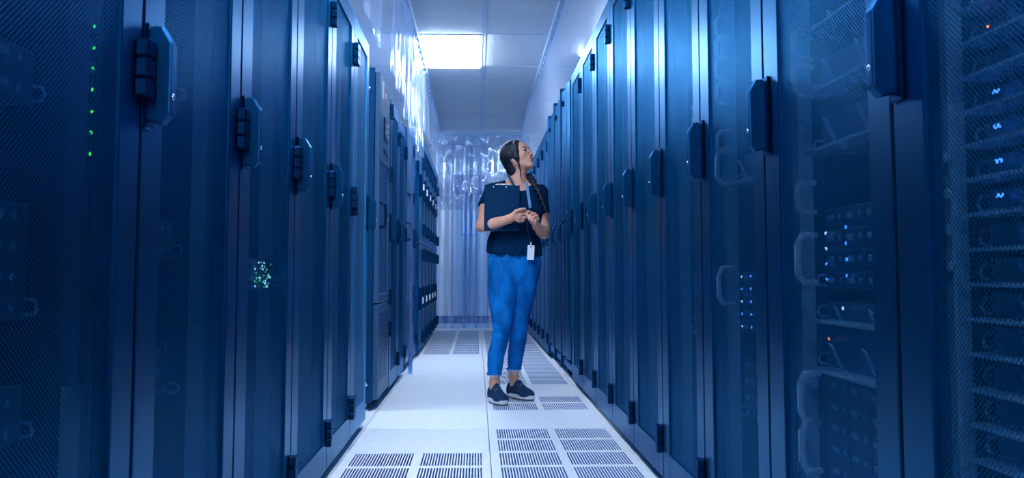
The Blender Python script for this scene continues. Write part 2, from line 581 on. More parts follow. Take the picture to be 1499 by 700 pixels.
# far right: smooth-door cabinets
def smooth_cabinet(label, y0, y1, H=2.19):
    t = tag(empty('equipment_cabinet'), label, 'cabinet', 'smooth-door cabinets of the right row')
    wd = y1 - y0
    hw = wd / 2 - 0.003
    link('cabinet_body', boxes('cabinet_body', [(-hw, hw, 0.03, 0.95, 0.05, H)], bev=0.004), M['shell'], t)
    link('corner_post', boxes('corner_post', [(-hw, -hw + 0.035, -0.022, 0.03, 0.05, H + 0.015)], bev=0.006), M['shell'], t)
    for k in (0, 1):
        a = -hw + 0.045 + k * (hw - 0.022)
        b = a + hw - 0.028
        pts = []
        n = 8
        for q in range(n + 1):
            u = q / n
            pts.append((a + (b - a) * u, -0.006 - 0.016 * math.sin(PI * u)))
        pts += [(b, 0.028), (a, 0.028)]
        d = link('door', prism('door', pts, 0.16, H - 0.05, axis='z'), M['paint'], t)
        for p in d.data.polygons:
            p.use_smooth = False
    link('skirting', boxes('skirting', [(-hw, hw, 0.0, 0.03, 0.075, 0.13)], bev=0.004), M['pale'], t)
    link('latch', boxes('latch', [(-0.012, 0.016, -0.040, -0.016, 2.01, 2.05)], bev=0.005), M['black'], t)
    hb = tube('handle', [(-0.012, -0.022, 1.16), (-0.016, -0.052, 1.12), (-0.030, -0.055, 1.03), (-0.032, -0.022, 0.99)], 0.008, 8)
    link('handle', hb, M['handle'], t)
    for z in (1.16, 0.99):
        link('handle_end', screw_me(), None, t, (-0.02, -0.03, z))
    for sx in (-1, 1):
        link('foot', cached('foot', None), M['chrome'], t, (sx * (hw - 0.06), 0.07, 0.0))
        link('foot', boxes('foot', [(-0.02, 0.02, 0.04, 0.09, 0.0, 0.06)]), M['shell'], t, (sx * (hw - 0.06), 0, 0))
    put_right(t, y0, y1)


for k, (a, b) in enumerate(((6.60, 7.24), (7.24, 7.88), (7.88, 8.52))):
    smooth_cabinet(['nearest smooth blue cabinet with rounded door leaves, after the right mesh racks', 'middle smooth blue cabinet with rounded door leaves in the right row',
                    'farthest smooth blue cabinet with rounded door leaves in the right row'][k], a, b)
# far right racks
e = 8.56
for k in range(6):
    put_right(make_rack('server_rack', ['first', 'second', 'third', 'fourth', 'fifth', 'last'][k] + ' slim server rack of the far right row behind the woman, beyond the smooth cabinets',
                        'far server racks of the right row', 0.63, 2.12, 1.10, rails=False, closed=True), e, e + 0.63, XR - 0.012)
    e += 0.645


# far left: cabinets with a mesh door above a vent
def vent_cabinet(label, y0, y1, H, screen):
    t = tag(empty('equipment_cabinet'), label, 'cabinet', 'vented cabinets of the left row')
    wd = y1 - y0
    hw = wd / 2 - 0.003
    link('cabinet_body', boxes('cabinet_body', [(-hw, hw, 0.03, 0.95, 0.045, H)], bev=0.004), M['shell'], t)
    dh = hw - 0.02
    zt = 0.60
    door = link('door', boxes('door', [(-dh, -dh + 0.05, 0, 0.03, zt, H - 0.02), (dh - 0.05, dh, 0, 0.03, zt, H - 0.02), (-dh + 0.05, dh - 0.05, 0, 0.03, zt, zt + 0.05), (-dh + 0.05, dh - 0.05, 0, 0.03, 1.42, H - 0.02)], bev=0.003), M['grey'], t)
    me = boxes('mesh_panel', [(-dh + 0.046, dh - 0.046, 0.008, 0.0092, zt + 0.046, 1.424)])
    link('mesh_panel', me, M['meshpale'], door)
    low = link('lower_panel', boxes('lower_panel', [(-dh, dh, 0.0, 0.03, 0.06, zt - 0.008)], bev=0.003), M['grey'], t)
    n = 9
    for r_ in range(16):
        for c_ in range(5):
            a = -dh + 0.075 + c_ * (2 * dh - 0.15) / 5
            z = 0.155 + r_ * 0.0245
            link('vent_slot', cached('vslot%.3f' % wd, lambda: boxes('vent_slot', [(0, (2 * dh - 0.15) / 5 - 0.014, -0.002, 0.004, 0, 0.014)], bev=0.0015)), M['black'], low, (a, 0, z))
    for z in (0.42, 0.62, 1.4, 1.8):
        link('hinge', hinge_me(), None, t, (dh + 0.006, 0, z))
    hb = tube('handle', [(-dh + 0.03, 0, 1.17), (-dh + 0.03, -0.03, 1.165), (-dh + 0.03, -0.036, 1.10), (-dh + 0.03, -0.03, 1.035), (-dh + 0.03, 0, 1.03)], 0.009, 8)
    link('handle', hb, M['handle'], door)
    link('lock', screw_me(), None, door, (-dh + 0.03, -0.045, 1.07))
    for z in (0.15, H - 0.12):
        s = link('panel_bolt', ball('panel_bolt', 0.014, (0.5, 1, 1), 10, 7), M['chrome'], t, (-hw - 0.003, 0.065, z))
    for sx in (-1, 1):
        link('foot', tube('foot', [(0, 0, 0), (0, 0, 0.010), (0, 0, 0.0101), (0, 0, 0.024), (0, 0, 0.0241), (0, 0, 0.05)], 0.01, 10, rads=[0.026, 0.026, 0.012, 0.012, 0.018, 0.012]), M['chrome'], t, (sx * (hw - 0.04), 0.075, 0))
    if screen:
        s = link('display_panel', boxes('display_panel', [(-0.10, 0.12, -0.006, 0.001, 1.56, 1.70)], bev=0.003), M['black'], door)
        link('screen', boxes('screen', [(-0.08, 0.06, -0.0075, -0.0055, 1.59, 1.68)]), M['screen'], s)
        for q in range(3):
            link('button', boxes('button', [(0.078, 0.10, -0.009, -0.005, 1.59 + q * 0.034, 1.61 + q * 0.034)], bev=0.002), M['white'], s)
        link('lower_slot', boxes('lower_slot', [(-0.10, 0.12, -0.004, 0.001, 1.48, 1.51)]), M['black'], door)
        link('white_sticker', boxes('white_sticker', [(-0.20, -0.11, -0.0015, 0.001, 1.80, 1.90)]), M['white'], door)
        link('red_sticker', boxes('red_sticker', [(-0.05, 0.03, -0.0015, 0.001, 1.80, 1.885)]), M['red'], door)
        link('white_sticker', boxes('white_sticker', [(-0.035, 0.018, -0.0025, -0.001, 1.825, 1.855)]), M['white'], door)
    put_left(t, y0, y1)


vent_cabinet('tall blue cabinet with display, stickers and bottom vent after the gap in the left row', 5.33, 6.0, 1.945, True)
for k, (a, b) in enumerate(((6.02, 6.62), (6.62, 7.22))):
    put_left(make_rack('server_rack', ['dark blue rack just behind the cabinet with the display and stickers', 'dark blue rack just in front of the hanging strip that reaches the floor'][k],
                       'server racks of the left row', b - a, 1.90 - 0.02 * k, 1.06, rails=False), a, b)
vent_cabinet('narrow cabinet with a bottom vent, just beyond the floor-length plastic strip', 7.40, 8.02, 1.95, False)
put_left(make_rack('server_rack', 'dark blue rack between the second vented cabinet and the two-tier lockers', 'server racks of the left row', 0.62, 1.95, 1.06, rails=False, closed=True), 8.04, 8.66)


def locker(label, y0, y1, H=2.03):
    t = tag(empty('network_cabinet'), label, 'cabinet', 'two-tier cabinets at the end of the left row')
    hw = (y1 - y0) / 2 - 0.004
    link('cabinet_body', boxes('cabinet_body', [(-hw, hw, 0.03, 0.95, 0.02, H)], bev=0.004), M['shell'], t)
    link('top_rail', boxes('top_rail', [(-hw, hw, -0.02, 0.03, H - 0.06, H + 0.03)], bev=0.004), M['pale'], t)
    for (z0, z1, hz) in ((0.05, 1.05, 0.53), (1.09, H - 0.08, 1.58)):
        d = link('door', boxes('door', [(-hw + 0.015, -hw + 0.085, 0, 0.03, z0, z1), (hw - 0.085, hw - 0.015, 0, 0.03, z0, z1), (-hw + 0.085, hw - 0.085, 0, 0.03, z0, z0 + 0.06), (-hw + 0.085, hw - 0.085, 0, 0.03, z1 - 0.06, z1)], bev=0.003), M['paint'], t)
        link('panel', boxes('panel', [(-hw + 0.083, hw - 0.083, 0.008, 0.02, z0 + 0.058, z1 - 0.058)]), M['grey'], d)
        link('handle_plate', boxes('handle_plate', [(-hw + 0.02, -hw + 0.07, -0.03, 0, hz - 0.10, hz + 0.11)], bev=0.006), M['black'], d)
        link('handle', boxes('handle', [(-hw + 0.030, -hw + 0.060, -0.045, -0.03, hz - 0.045, hz + 0.02)], bev=0.006), M['white'], d)
        for z in (z0 + 0.10, z1 - 0.10):
            link('hinge', boxes('hinge', [(hw - 0.05, hw - 0.005, -0.032, 0, z - 0.06, z + 0.06)], bev=0.004), M['black'], d)
    link('mid_strip', boxes('mid_strip', [(-hw, hw, -0.004, 0.03, 1.055, 1.085)]), M['pale'], t)
    put_left(t, y0, y1, -0.535)


for k in range(6):
    locker(['nearest', 'second', 'third', 'fourth', 'fifth', 'farthest'][k] + ' blue two-tier cabinet with pale handles at the end of the left row', 8.70 + 0.64 * k, 8.70 + 0.64 * (k + 1))


# ------------------------------------------------------------------ what stands in the racks
def c_ring(w_=0.05, h=0.075, r=0.0045):
    pts = [(0, 0, h / 2), (0.0, -w_ * 0.75, h / 2), (0, -w_, h * 0.30), (0, -w_, -h * 0.30), (0, -w_ * 0.75, -h / 2), (0, 0, -h / 2)]
    out = []
    for i in range(len(pts) - 1):
        a, b = Vector(pts[i]), Vector(pts[i + 1])
        for q in range(3):
            out.append(a.lerp(b, q / 3))
    out.append(Vector(pts[-1]))
    return tube('cable_ring', out, r, 8)


RING = c_ring(0.040, 0.062, 0.0055)
RING.materials.append(M['ring'])
RINGBIG = c_ring(0.042, 0.10, 0.0070)
RINGBIG.materials.append(M['ring'])


def side_loc(side, a, y, z, depth):
    """a point 'depth' behind the door plane of a row, at aisle coordinate y"""
    return (XL - depth, y, z) if side == 'L' else (XR + depth, y, z)


LEDC = {}


def led_me(kind, r=0.0028):
    def f():
        me = ball('led', r, (1, 0.6, 1), 8, 6)
        me.materials.append(M['led_' + kind])
        return me
    return cached(('led', kind, r), f)


def server(label, side, y, z, units, style, leds, width=0.44, depth_in=0.10, group='servers in the racks'):
    t = tag(empty('rack_server', side_loc(side, 0, y, z, depth_in), PI / 2 if side == 'L' else -PI / 2), label, 'server', group)
    h = units * 0.0445 - 0.003
    hw = width / 2
    link('chassis', boxes('chassis', [(-hw, hw, 0.012, 0.62, 0, h)], bev=0.002), M['srv'], t)
    link('front_panel', boxes('front_panel', [(-hw - 0.02, hw + 0.02, 0, 0.012, 0.001, h - 0.001)], bev=0.002), M['srv2' if style == 'tray' else 'srv'], t)
    if style == 'drives':
        rows = max(1, units)
        for r_ in range(rows):
            for c_ in range(4):
                x = -hw + 0.012 + c_ * (width - 0.024) / 4
                bay = link('drive_bay', cached(('bay', width), lambda: boxes('drive_bay', [(0, (width - 0.024) / 4 - 0.006, -0.006, 0.001, 0, 0.034)], bev=0.002)), M['srv'], t, (x, 0, 0.004 + r_ * 0.0445))
                link('bay_latch', cached('latch', lambda: boxes('bay_latch', [(0.012, 0.042, -0.010, -0.005, 0.010, 0.022)], bev=0.002)), M['rail'], bay)
                link('bay_latch', cached('latch2', lambda: boxes('bay_latch', [(0.070, 0.080, -0.009, -0.005, 0.010, 0.022)], bev=0.002)), M['rail'], bay)
    if style == 'ports':
        for r_ in range(units):
            for c_ in range(12):
                link('port', cached('port', lambda: boxes('port', [(0, 0.018, -0.003, 0.002, 0, 0.014)], bev=0.001)), M['screen'], t, (-hw + 0.03 + c_ * 0.032, 0, 0.012 + r_ * 0.0445))
    if style == 'tray':
        link('shelf_lip', boxes('shelf_lip', [(-hw, hw, -0.05, 0.0, -0.002, 0.004)], bev=0.001), M['rail'], t)
        for x in (-0.12, 0.05):
            link('strap', boxes('strap', [(-0.012, 0.012, -0.004, 0, 0, h * 0.8)], bev=0.001), M['rail'], t, (x, -0.01, 0.004), rot=(0.5, 0.35, 0))
    for sx in (-1, 1):
        link('ear_handle', cached('ear', lambda: tube('ear_handle', [(0, 0.0, 0.008), (0, -0.018, 0.010), (0, -0.022, 0.018), (0, -0.018, 0.030), (0, 0, 0.032)], 0.0028, 6)), M['rail'], t, (sx * (hw + 0.008), 0, 0))
    for (lx, lz, k) in leds:
        link('led', led_me(k, 0.0036 if k in 'bw' else 0.0028), None, t, (lx, -0.013, lz))
    return t


def ring_at(side, y, z, label, big=False, group='cable rings', d=0.055):
    t = tag(link('cable_ring', RINGBIG if big else RING, None, None, side_loc(side, 0, y, z, d), rot=(0, 0, PI / 2 if side == 'L' else -PI / 2)), label, 'cable ring', group)
    return t


# second right rack: trays on top, a drive server with blue lights at eye height, more below
ymid = (1.470 + 2.138) / 2
for k, (z, u) in enumerate(((1.29, 1), (1.155, 2), (1.03, 2))):
    server(['highest', 'middle', 'lowest'][k] + ' tray above the blue-lit drive server in the second right rack', 'R', ymid, z, u, 'tray', [], group='cable trays in the second right rack')
bl = []
for r_ in range(4):
    bl += [(-0.195, 0.022 + 0.033 * r_, 'w' if r_ in (2, 3) else 'b'), (-0.085, 0.030 + 0.033 * r_, 'b')]
server('drive server with blue lights in the second right rack', 'R', ymid, 0.735, 4, 'drives', bl)
server('tray with an orange light in the second right rack', 'R', ymid, 0.565, 2, 'tray', [(-0.19, 0.065, 'o')])
server('tray just below the blue-lit drive server in the second right rack', 'R', ymid, 0.668, 1, 'tray', [(-0.11, 0.03, 'w')])
server('large drive server low in the second right rack', 'R', ymid, 0.29, 6, 'drives', [])
for k, (z, b) in enumerate(((1.26, 0), (1.18, 0), (0.93, 0), (0.80, 1), (0.51, 1), (0.41, 1))):
    ring_at('R', 1.965, z, ['topmost', 'second highest', 'third highest', 'middle big', 'second lowest big', 'lowest big'][k] + ' cable ring on the far rail of the second right rack', bool(b))

# third right rack: a stack of rings, drive server with blue lights
ymid = (2.138 + 2.757) / 2
for k, z in enumerate((1.47, 1.41, 1.35, 1.28, 1.14, 1.07)):
    ring_at('R', 2.615, z, ['topmost', 'second', 'third', 'fourth', 'fifth', 'sixth'][k] + ' cable ring from the top on the far rail of the third right rack', k == 5)
bl = []
for r_ in range(5):
    bl += [(-0.205, 0.02 + 0.035 * r_, 'b' if r_ % 2 else 'w'), (-0.115, 0.022 + 0.035 * r_, 'b')]
server('drive server with blue lights in the third right rack', 'R', ymid, 0.60, 4, 'drives', bl)
server('tray above the drive server in the third right rack', 'R', ymid, 1.02, 2, 'tray', [])
server('drive server low in the third right rack', 'R', ymid, 0.36, 4, 'drives', [])
ring_at('R', 2.615, 0.735, 'cable ring beside the blue-lit drive server in the third right rack', True)

# fourth right rack
ymid = (2.757 + 3.376) / 2
server('drive server with small blue lights in the fourth right rack', 'R', ymid, 0.55, 5, 'drives', [(-0.15, 0.02 + 0.05 * q, 'b') for q in range(4)])
server('plain server high in the fourth right rack', 'R', ymid, 1.2, 4, 'drives', [])

# nearest right rack: a wall of trays with blue and orange lights
ymid = (0.80 + 1.470) / 2
zz = [0.50 + 0.0505 * q for q in range(14)]
for k, z in enumerate(zz):
    lc = [(-0.19, 0.028, 'b'), (-0.18, 0.028, 'b')] if k in (7, 8, 9, 10) else ([(-0.20, 0.028, 'o')] if k == 12 else [])
    if k == 5:
        lc = [(-0.235, 0.03, 'g')]
    server(['lowest', 'second lowest', 'third lowest', 'fourth lowest', 'fifth lowest', 'green-lit', 'seventh lowest', 'lowest blue-lit', 'second lowest blue-lit', 'second highest blue-lit', 'highest blue-lit', 'third highest', 'orange-lit', 'topmost'][k] + ' thin server in the nearest right rack', 'R', ymid, z, 1, 'tray', lc, group='servers of the nearest right rack')
for k, z in enumerate((0.78, 0.835, 0.89, 0.945)):
    tag(link('cable_clip', boxes('cable_clip', [(-0.012, 0.012, -0.012, 0, -0.009, 0.009)], bev=0.003), M['rail'], None, side_loc('R', 0, 1.40, z, 0.055), rot=(0, 0, -PI / 2)),
        ['lowest', 'second lowest', 'second highest', 'highest'][k] + ' of four pale cable clips in the nearest right rack', 'cable clip', 'cable clips')

# nearest left rack: vertical power strip with green lights; a shelf and cable
t = tag(empty('power_strip', (XL - 0.045, 1.468, 0.95), PI / 2), 'vertical power strip with a column of green lights in the nearest left rack', 'power strip')
link('housing', boxes('housing', [(-0.022, 0.022, 0, 0.03, -0.35, 0.42)], bev=0.004), M['inner'], t)
for k in range(7):
    link('led', led_me('g', 0.0030), None, t, (0, -0.0015, 0.205 - 0.0335 * k))
    link('socket', cached('socket', lambda: boxes('socket', [(-0.012, 0.012, -0.0015, 0.004, -0.008, 0.008)], bev=0.001)), M['screen'], t, (0, 0, 0.19 - 0.0335 * k))
for k, (z, u) in enumerate(((0.52, 2), (0.70, 4), (1.02, 2))):
    server(['lowest', 'middle', 'highest'][k] + ' server in the nearest left rack', 'L', 1.20, z, u, 'drives', [], depth_in=0.12)
for k, (z, u) in enumerate(((0.50, 3), (0.80, 2), (1.15, 3))):
    server(['lowest', 'middle', 'highest'][k] + ' server in the left rack with the largest handle', 'L', 1.88, z, u, 'drives', [], depth_in=0.12)
pl = []
for q in range(36):
    pl.append((-0.10 + 0.235 * rng.random() ** 0.7, 0.006 + 0.072 * rng.random() ** 1.5, 't' if rng.random() < 0.6 else ('w' if rng.random() < 0.5 else 'g')))
sw = server('network switch with a cluster of teal port lights in the third left rack', 'L', 2.60, 0.725, 2, 'ports', pl, depth_in=0.05, width=0.40)


# ------------------------------------------------------------------ curtain tracks and plastic sheets
def track(label, a, b, z, along):
    L_ = abs(b[1] - a[1]) if along == 'y' else abs(b[0] - a[0])
    t = tag(empty('curtain_track', (a[0], a[1], z)), label, 'curtain track', 'plastic curtain tracks')
    if along == 'y':
        link('rail', boxes('rail', [(-0.020, 0.020, 0, L_, -0.022, 0.03)], bev=0.003), M['track'], t)
    else:
        link('rail', boxes('rail', [(0, L_, -0.02, 0.02, -0.03, 0.03)], bev=0.003), M['track'], t)
    n = int(L_ / (0.14 if along == 'x' else 0.22))
    hk = cached('hook' + along, lambda: boxes('hook', [(-0.007, 0.007, -0.007, 0.007, -0.045, -0.018)], bev=0.003))
    rv = cached('rivet', lambda: ball('rivet', 0.008, (1, 1, 1), 8, 6))
    for k in range(n):
        s = (k + 0.5) * L_ / n
        if along == 'y':
            link('hook', hk, M['chrome'], t, (0, s, 0))
        else:
            link('rivet', rv, M['chrome'], t, (s, -0.02, 0.0))
    return t


TL, TR, TY = -0.500, 0.603, 12.72
track('left curtain track on the ceiling above the left racks', (TL, 0.5), (TL, TY), CEIL - 0.034, 'y')
track('right curtain track on the ceiling above the right racks', (TR, 0.5), (TR, TY), CEIL - 0.034, 'y')
track('cross track of the curtain at the far end of the aisle', (TL - 0.05, TY), (TR + 0.05, TY), CEIL - 0.075, 'x')


def sheet(label, fn, nu, nv, m=None, thick=0.0015):
    me = grid_mesh('plastic_sheet', fn, nu, nv)
    o = link('plastic_sheet', me, m or M['film'])
    return tag(o, label, 'plastic sheet', 'clear plastic sheets')


def wob(u, v, s, f1, f2):
    return math.sin(u * f1 + s) * 0.6 + math.sin(u * f2 + 2.1 * s + v * 2.0) * 0.4


# right: one long taut sheet from the track down to the rack tops
def f_right(u, v):
    y = 1.0 + u * (TY - 1.0)
    x = TR + 0.005 + (0.085) * v + 0.010 * math.sin(y * 3.1 + v * 3) * v * (1 - v) * 4 + 0.004 * math.sin(y * 9 + v * 5) * v
    top = CEIL - 0.055
    bot = (HR + 0.022 + 0.016 * math.sin(y * 2.3) * (y < 6.5)) if y < 6.6 else (2.215 if y < 8.55 else 2.13)
    return (x, y, top + (bot - top) * v)


sheet('long taut clear plastic sheet between the ceiling and the right racks', f_right, 180, 10, M['filmwall'])


def hang(label, y0, y1, zb0, zb1, x0, x1, amp, f1, f2, seed, nu=60, nv=26, m=None, top=CEIL - 0.055, spread=1.0):
    def f(u, v):
        zb = zb0 + (zb1 - zb0) * u + 0.03 * math.sin(u * 7 + seed)
        y = y0 + (y1 - y0) * (u * (1 - 0.12 * (1 - v) * 0) + 0)
        a = amp * (0.35 + 0.65 * v)
        x = x0 + (x1 - x0) * v + a * wob(u, v, seed, f1, f2)
        y += amp * 0.7 * math.sin(u * f2 + seed) * v
        return (x, y, top + (zb - top) * v)
    return sheet(label, f, nu, nv, m)


hang('torn clear plastic sheet hanging over the pale mesh rack on the left', 4.05, 5.18, 2.06, 1.99, TL, -0.53, 0.020, 11, 23, 0.4)
hang('clear plastic sheet hanging above the cabinet with the display', 5.50, 6.25, 2.02, 1.90, TL, -0.505, 0.028, 14, 31, 1.7)
hang('bunched clear plastic sheet hanging above the dark racks on the left', 6.45, 7.20, 1.86, 1.82, TL, -0.475, 0.040, 17, 39, 2.9, nu=80)
hang('long clear plastic sheet above the two-tier cabinets', 7.80, 12.55, 2.09, 2.08, TL, -0.48, 0.022, 37, 83, 4.2, nu=220)
hang('loose narrow clear plastic sheet over the vented cabinet beyond the strip', 7.25, 7.75, 1.80, 1.72, TL - 0.01, -0.47, 0.045, 12, 29, 5.1, nu=50)
# strip that reaches the floor between the cabinets
hang('narrow blue clear plastic strip hanging from the ceiling down to the floor', 7.245, 7.36, 0.012, 0.012, TL, -0.505, 0.022, 5, 11, 0.9, nu=16, nv=60, m=M['filmdeep'])


# far end: wrinkled sheet above, long strips below
def far_sheet(label, x0, x1, z0, z1, y, amp, f1, f2, seed, m, nu=60, nv=40, wr=0.0):
    def f(u, v):
        x = x0 + (x1 - x0) * u
        z = z1 + (z0 - z1) * v
        a = amp * (0.3 + 0.7 * v)
        yy = y + a * wob(u, v, seed, f1, f2)
        if wr:
            yy += wr * math.sin(u * 9 + v * 8 + seed) * math.sin(v * 11 - u * 4) + wr * 0.5 * math.sin(u * 23 - v * 15 + seed)
        return (x, yy, z)
    return sheet(label, f, nu, nv, m)


far_sheet('wrinkled clear plastic sheet hung across the far end of the aisle', -0.54, 0.02, 1.62, 2.64, 12.64, 0.022, 13, 27, 0.3, M['film'], 90, 90, wr=0.035)
far_sheet('clear plastic sheet behind the head of the woman at the far end', 0.05, 0.70, 1.60, 2.64, 12.66, 0.02, 12, 31, 1.3, M['film'], 90, 70, wr=0.02)
xs = [-0.56, -0.35, -0.19, -0.03, 0.13, 0.31, 0.49, 0.68]
for k in range(7):
    far_sheet(['first', 'second', 'third', 'fourth', 'fifth', 'sixth', 'seventh'][k] + ' clear strip from the left of the far plastic curtain, hanging to the floor',
              xs[k], xs[k + 1] + 0.04, 0.03, 2.64, 12.74 + 0.012 * (k % 2), 0.010, 6, 13, k * 1.3, M['filmblue' if k in (1, 2, 3) else 'film'], 14, 40)

# things on the back wall
for k, (px, r) in enumerate(((-0.205, 0.022), (-0.135, 0.030), (-0.05, 0.018))):
    t = tag(empty('conduit', (px, RY1 - 0.055, 0)), ['left of three', 'thickest, middle one of three', 'right, thinnest of three'][k] + ' upright pale conduits on the far wall', 'conduit', 'conduits on the far wall')
    link('pipe', tube('pipe', [(0, 0, 0.12), (0, 0, 1.35), (0, 0, CEIL - 0.02)], r, 14), M['pipe'], t)
    for z in (0.62, 1.36, 2.1):
        link('clamp', boxes('clamp', [(-r - 0.008, r + 0.008, -r - 0.006, 0.05, z - 0.018, z + 0.018)], bev=0.004), M['rail'], t)
t = tag(empty('wall_socket', (-0.47, RY1, 0.44)), 'pale wall socket on the far wall beside the two-tier cabinets', 'wall socket')
link('plate', boxes('plate', [(-0.05, 0.05, -0.03, 0, -0.055, 0.055)], bev=0.006), M['white'], t)
link('outlet', boxes('outlet', [(-0.022, 0.022, -0.034, -0.028, -0.035, -0.004)], bev=0.002), M['wall'], t)
link('outlet', boxes('outlet', [(-0.022, 0.022, -0.034, -0.028, 0.004, 0.035)], bev=0.002), M['wall'], t)
t = tag(empty('wall_cabinet', (-0.14, RY1, 1.98)), 'blue wall box with conduits on the far wall behind the plastic', 'wall box')
link('box_body', boxes('box_body', [(-0.26, 0.26, -0.16, 0, 0.0, 0.30)], bev=0.008), M['base'], t)
link('box_door', boxes('box_door', [(-0.24, 0.24, -0.172, -0.158, 0.02, 0.28)], bev=0.004), M['base'], t)


# ------------------------------------------------------------------ the woman
def at(px, py, Y):
    """point of the place seen at a pixel of the 1499 x 700 frame, Y metres down the aisle"""
    F = Vector((math.sin(YAW) * math.cos(PITCH), math.cos(YAW) * math.cos(PITCH), math.sin(PITCH)))
    R_ = Vector((math.cos(YAW), -math.sin(YAW), 0))
    U = R_.cross(F)
    d = F + R_ * ((px - 749.5) / FPX) + U * ((300 - py) / FPX)
    return Vector((0, 0, CAMZ)) + d * (Y / d.y)


PB = Vector((0.19, 5.76, 0.0))                # where she stands


def V(px, py, Y):
    return np.array(at(px, py, Y) - PB)


class Field:
    """signed distance on a grid; shapes are merged softly, then meshed with surface nets"""
    def __init__(self, lo, hi, vox):
        self.lo = np.array(lo, float); self.vox = vox
        self.n = np.ceil((np.array(hi) - self.lo) / vox).astype(int) + 1
        self.f = np.full(tuple(self.n), 0.08, np.float32)

    def sub(self, lo, hi):
        a = np.clip(np.floor((np.array(lo) - self.lo) / self.vox).astype(int), 0, self.n)
        b = np.clip(np.ceil((np.array(hi) - self.lo) / self.vox).astype(int) + 1, 0, self.n)
        sl = tuple(slice(i, j) for i, j in zip(a, b))
        ax = [self.lo[k] + self.vox * np.arange(a[k], b[k]) for k in range(3)]
        return sl, ax[0][:, None, None], ax[1][None, :, None], ax[2][None, None, :]

    def put(self, lo, hi, fn, k=0.01, op='add'):
        pad = 0.05
        sl, x, y, z = self.sub(np.array(lo) - pad, np.array(hi) + pad)
        if 0 in self.f[sl].shape:
            return
        d = fn(x, y, z).astype(np.float32)
        a = self.f[sl]
        if op == 'add':
            h = np.maximum(k - np.abs(a - d), 0) / k
            self.f[sl] = np.minimum(a, d) - h * h * k * 0.25
        else:
            d = -d
            h = np.maximum(k - np.abs(a - d), 0) / k
            self.f[sl] = np.maximum(a, d) + h * h * k * 0.25

    def cap(self, a, b, ra, rb=None, k=0.01, op='add'):
        a, b = np.array(a, float), np.array(b, float)
        rb = ra if rb is None else rb
        ab = b - a
        L2 = max(float(ab @ ab), 1e-9)
        r = max(ra, rb)

        def fn(x, y, z):
            t = np.clip(((x - a[0]) * ab[0] + (y - a[1]) * ab[1] + (z - a[2]) * ab[2]) / L2, 0, 1)
            dx, dy, dz = x - a[0] - t * ab[0], y - a[1] - t * ab[1], z - a[2] - t * ab[2]
            return np.sqrt(dx * dx + dy * dy + dz * dz) - (ra + (rb - ra) * t)
        self.put(np.minimum(a, b) - r, np.maximum(a, b) + r, fn, k, op)

    def chain(self, pts, rads, k=0.006):
        for i in range(len(pts) - 1):
            self.cap(pts[i], pts[i + 1], rads[i], rads[i + 1], k)

    def ell(self, c, r, R=None, k=0.01, op='add'):
        c, r = np.array(c, float), np.array(r, float)
        R = np.eye(3) if R is None else R          # columns: the axes
        m = max(r)

        def fn(x, y, z):
            p = [x - c[0], y - c[1], z - c[2]]
            q = [p[0] * R[0, i] + p[1] * R[1, i] + p[2] * R[2, i] for i in range(3)]
            k0 = np.sqrt(sum((q[i] / r[i]) ** 2 for i in range(3)))
            k1 = np.sqrt(sum((q[i] / r[i] ** 2) ** 2 for i in range(3))) + 1e-6
            return k0 * (k0 - 1) / k1
        self.put(c - m, c + m, fn, k, op)

    def loft(self, st, k=0.01, op='add', wave=None):
        """st: rows (z, cx, cy, a, b), upright shape with elliptic sections"""
        st = np.array(sorted([tuple(s) for s in st]), float)
        zs = st[:, 0]
        zz = np.linspace(zs[0], zs[-1], 160)

        def smooth(col):
            v = np.interp(zz, zs, col)
            ker = np.hanning(21); ker /= ker.sum()
            return np.convolve(np.pad(v, 10, mode='edge'), ker, 'valid')
        cols = [smooth(st[:, i]) for i in range(1, 5)]
        lo = (min(st[:, 1] - st[:, 3]), min(st[:, 2] - st[:, 4]), zs[0])
        hi = (max(st[:, 1] + st[:, 3]), max(st[:, 2] + st[:, 4]), zs[-1])

        def fn(x, y, z):
            cx, cy, a, b = [np.interp(z.ravel(), zz, c)[None, None, :] for c in cols]
            ang = np.arctan2((y - cy) / b, (x - cx) / a)
            rr = np.sqrt(((x - cx) / a) ** 2 + ((y - cy) / b) ** 2)
            d = (rr - 1) * np.minimum(a, b)
            if wave is not None:
                d = d + wave(x, y, z, ang)
            e = np.maximum(zs[0] - z, z - zs[-1])
            return np.maximum(d, e)
        self.put(lo, hi, fn, k, op)

    def front(self, x, z):
        """smallest y of the surface on the line (x, z)"""
        i, k = int(round((x - self.lo[0]) / self.vox)), int(round((z - self.lo[2]) / self.vox))
        col = self.f[min(max(i, 0), self.n[0] - 1), :, min(max(k, 0), self.n[2] - 1)]
        j = np.argmax(col < 0)
        return self.lo[1] + self.vox * j if col[j] < 0 else None

    def mesh(self, name):
        f = self.f
        s = f < 0
        n = np.array(f.shape)
        c = np.zeros(n - 1, np.int8)
        for i in (0, 1):
            for j in (0, 1):
                for k in (0, 1):
                    c += s[i:n[0] - 1 + i, j:n[1] - 1 + j, k:n[2] - 1 + k]
        act = (c > 0) & (c < 8)
        idx = np.argwhere(act)
        ids = np.full(act.shape, -1, np.int64)
        ids[act] = np.arange(len(idx))
        acc = np.zeros((len(idx), 3)); cnt = np.zeros(len(idx))
        corners = [(i, j, k) for i in (0, 1) for j in (0, 1) for k in (0, 1)]
        for a in corners:
            for ax in range(3):
                if a[ax]:
                    continue
                b = list(a); b[ax] = 1
                va = f[tuple((idx + a).T)]; vb = f[tuple((idx + b).T)]
                m = (va < 0) != (vb < 0)
                t = np.where(m, va / np.where(m, va - vb, 1), 0)
                p = np.array(a, float) + 0 * acc
                p[:, ax] += t
                acc[m] += p[m]; cnt[m] += 1
        v = (idx + acc / cnt[:, None]) * self.vox + self.lo
        faces = []
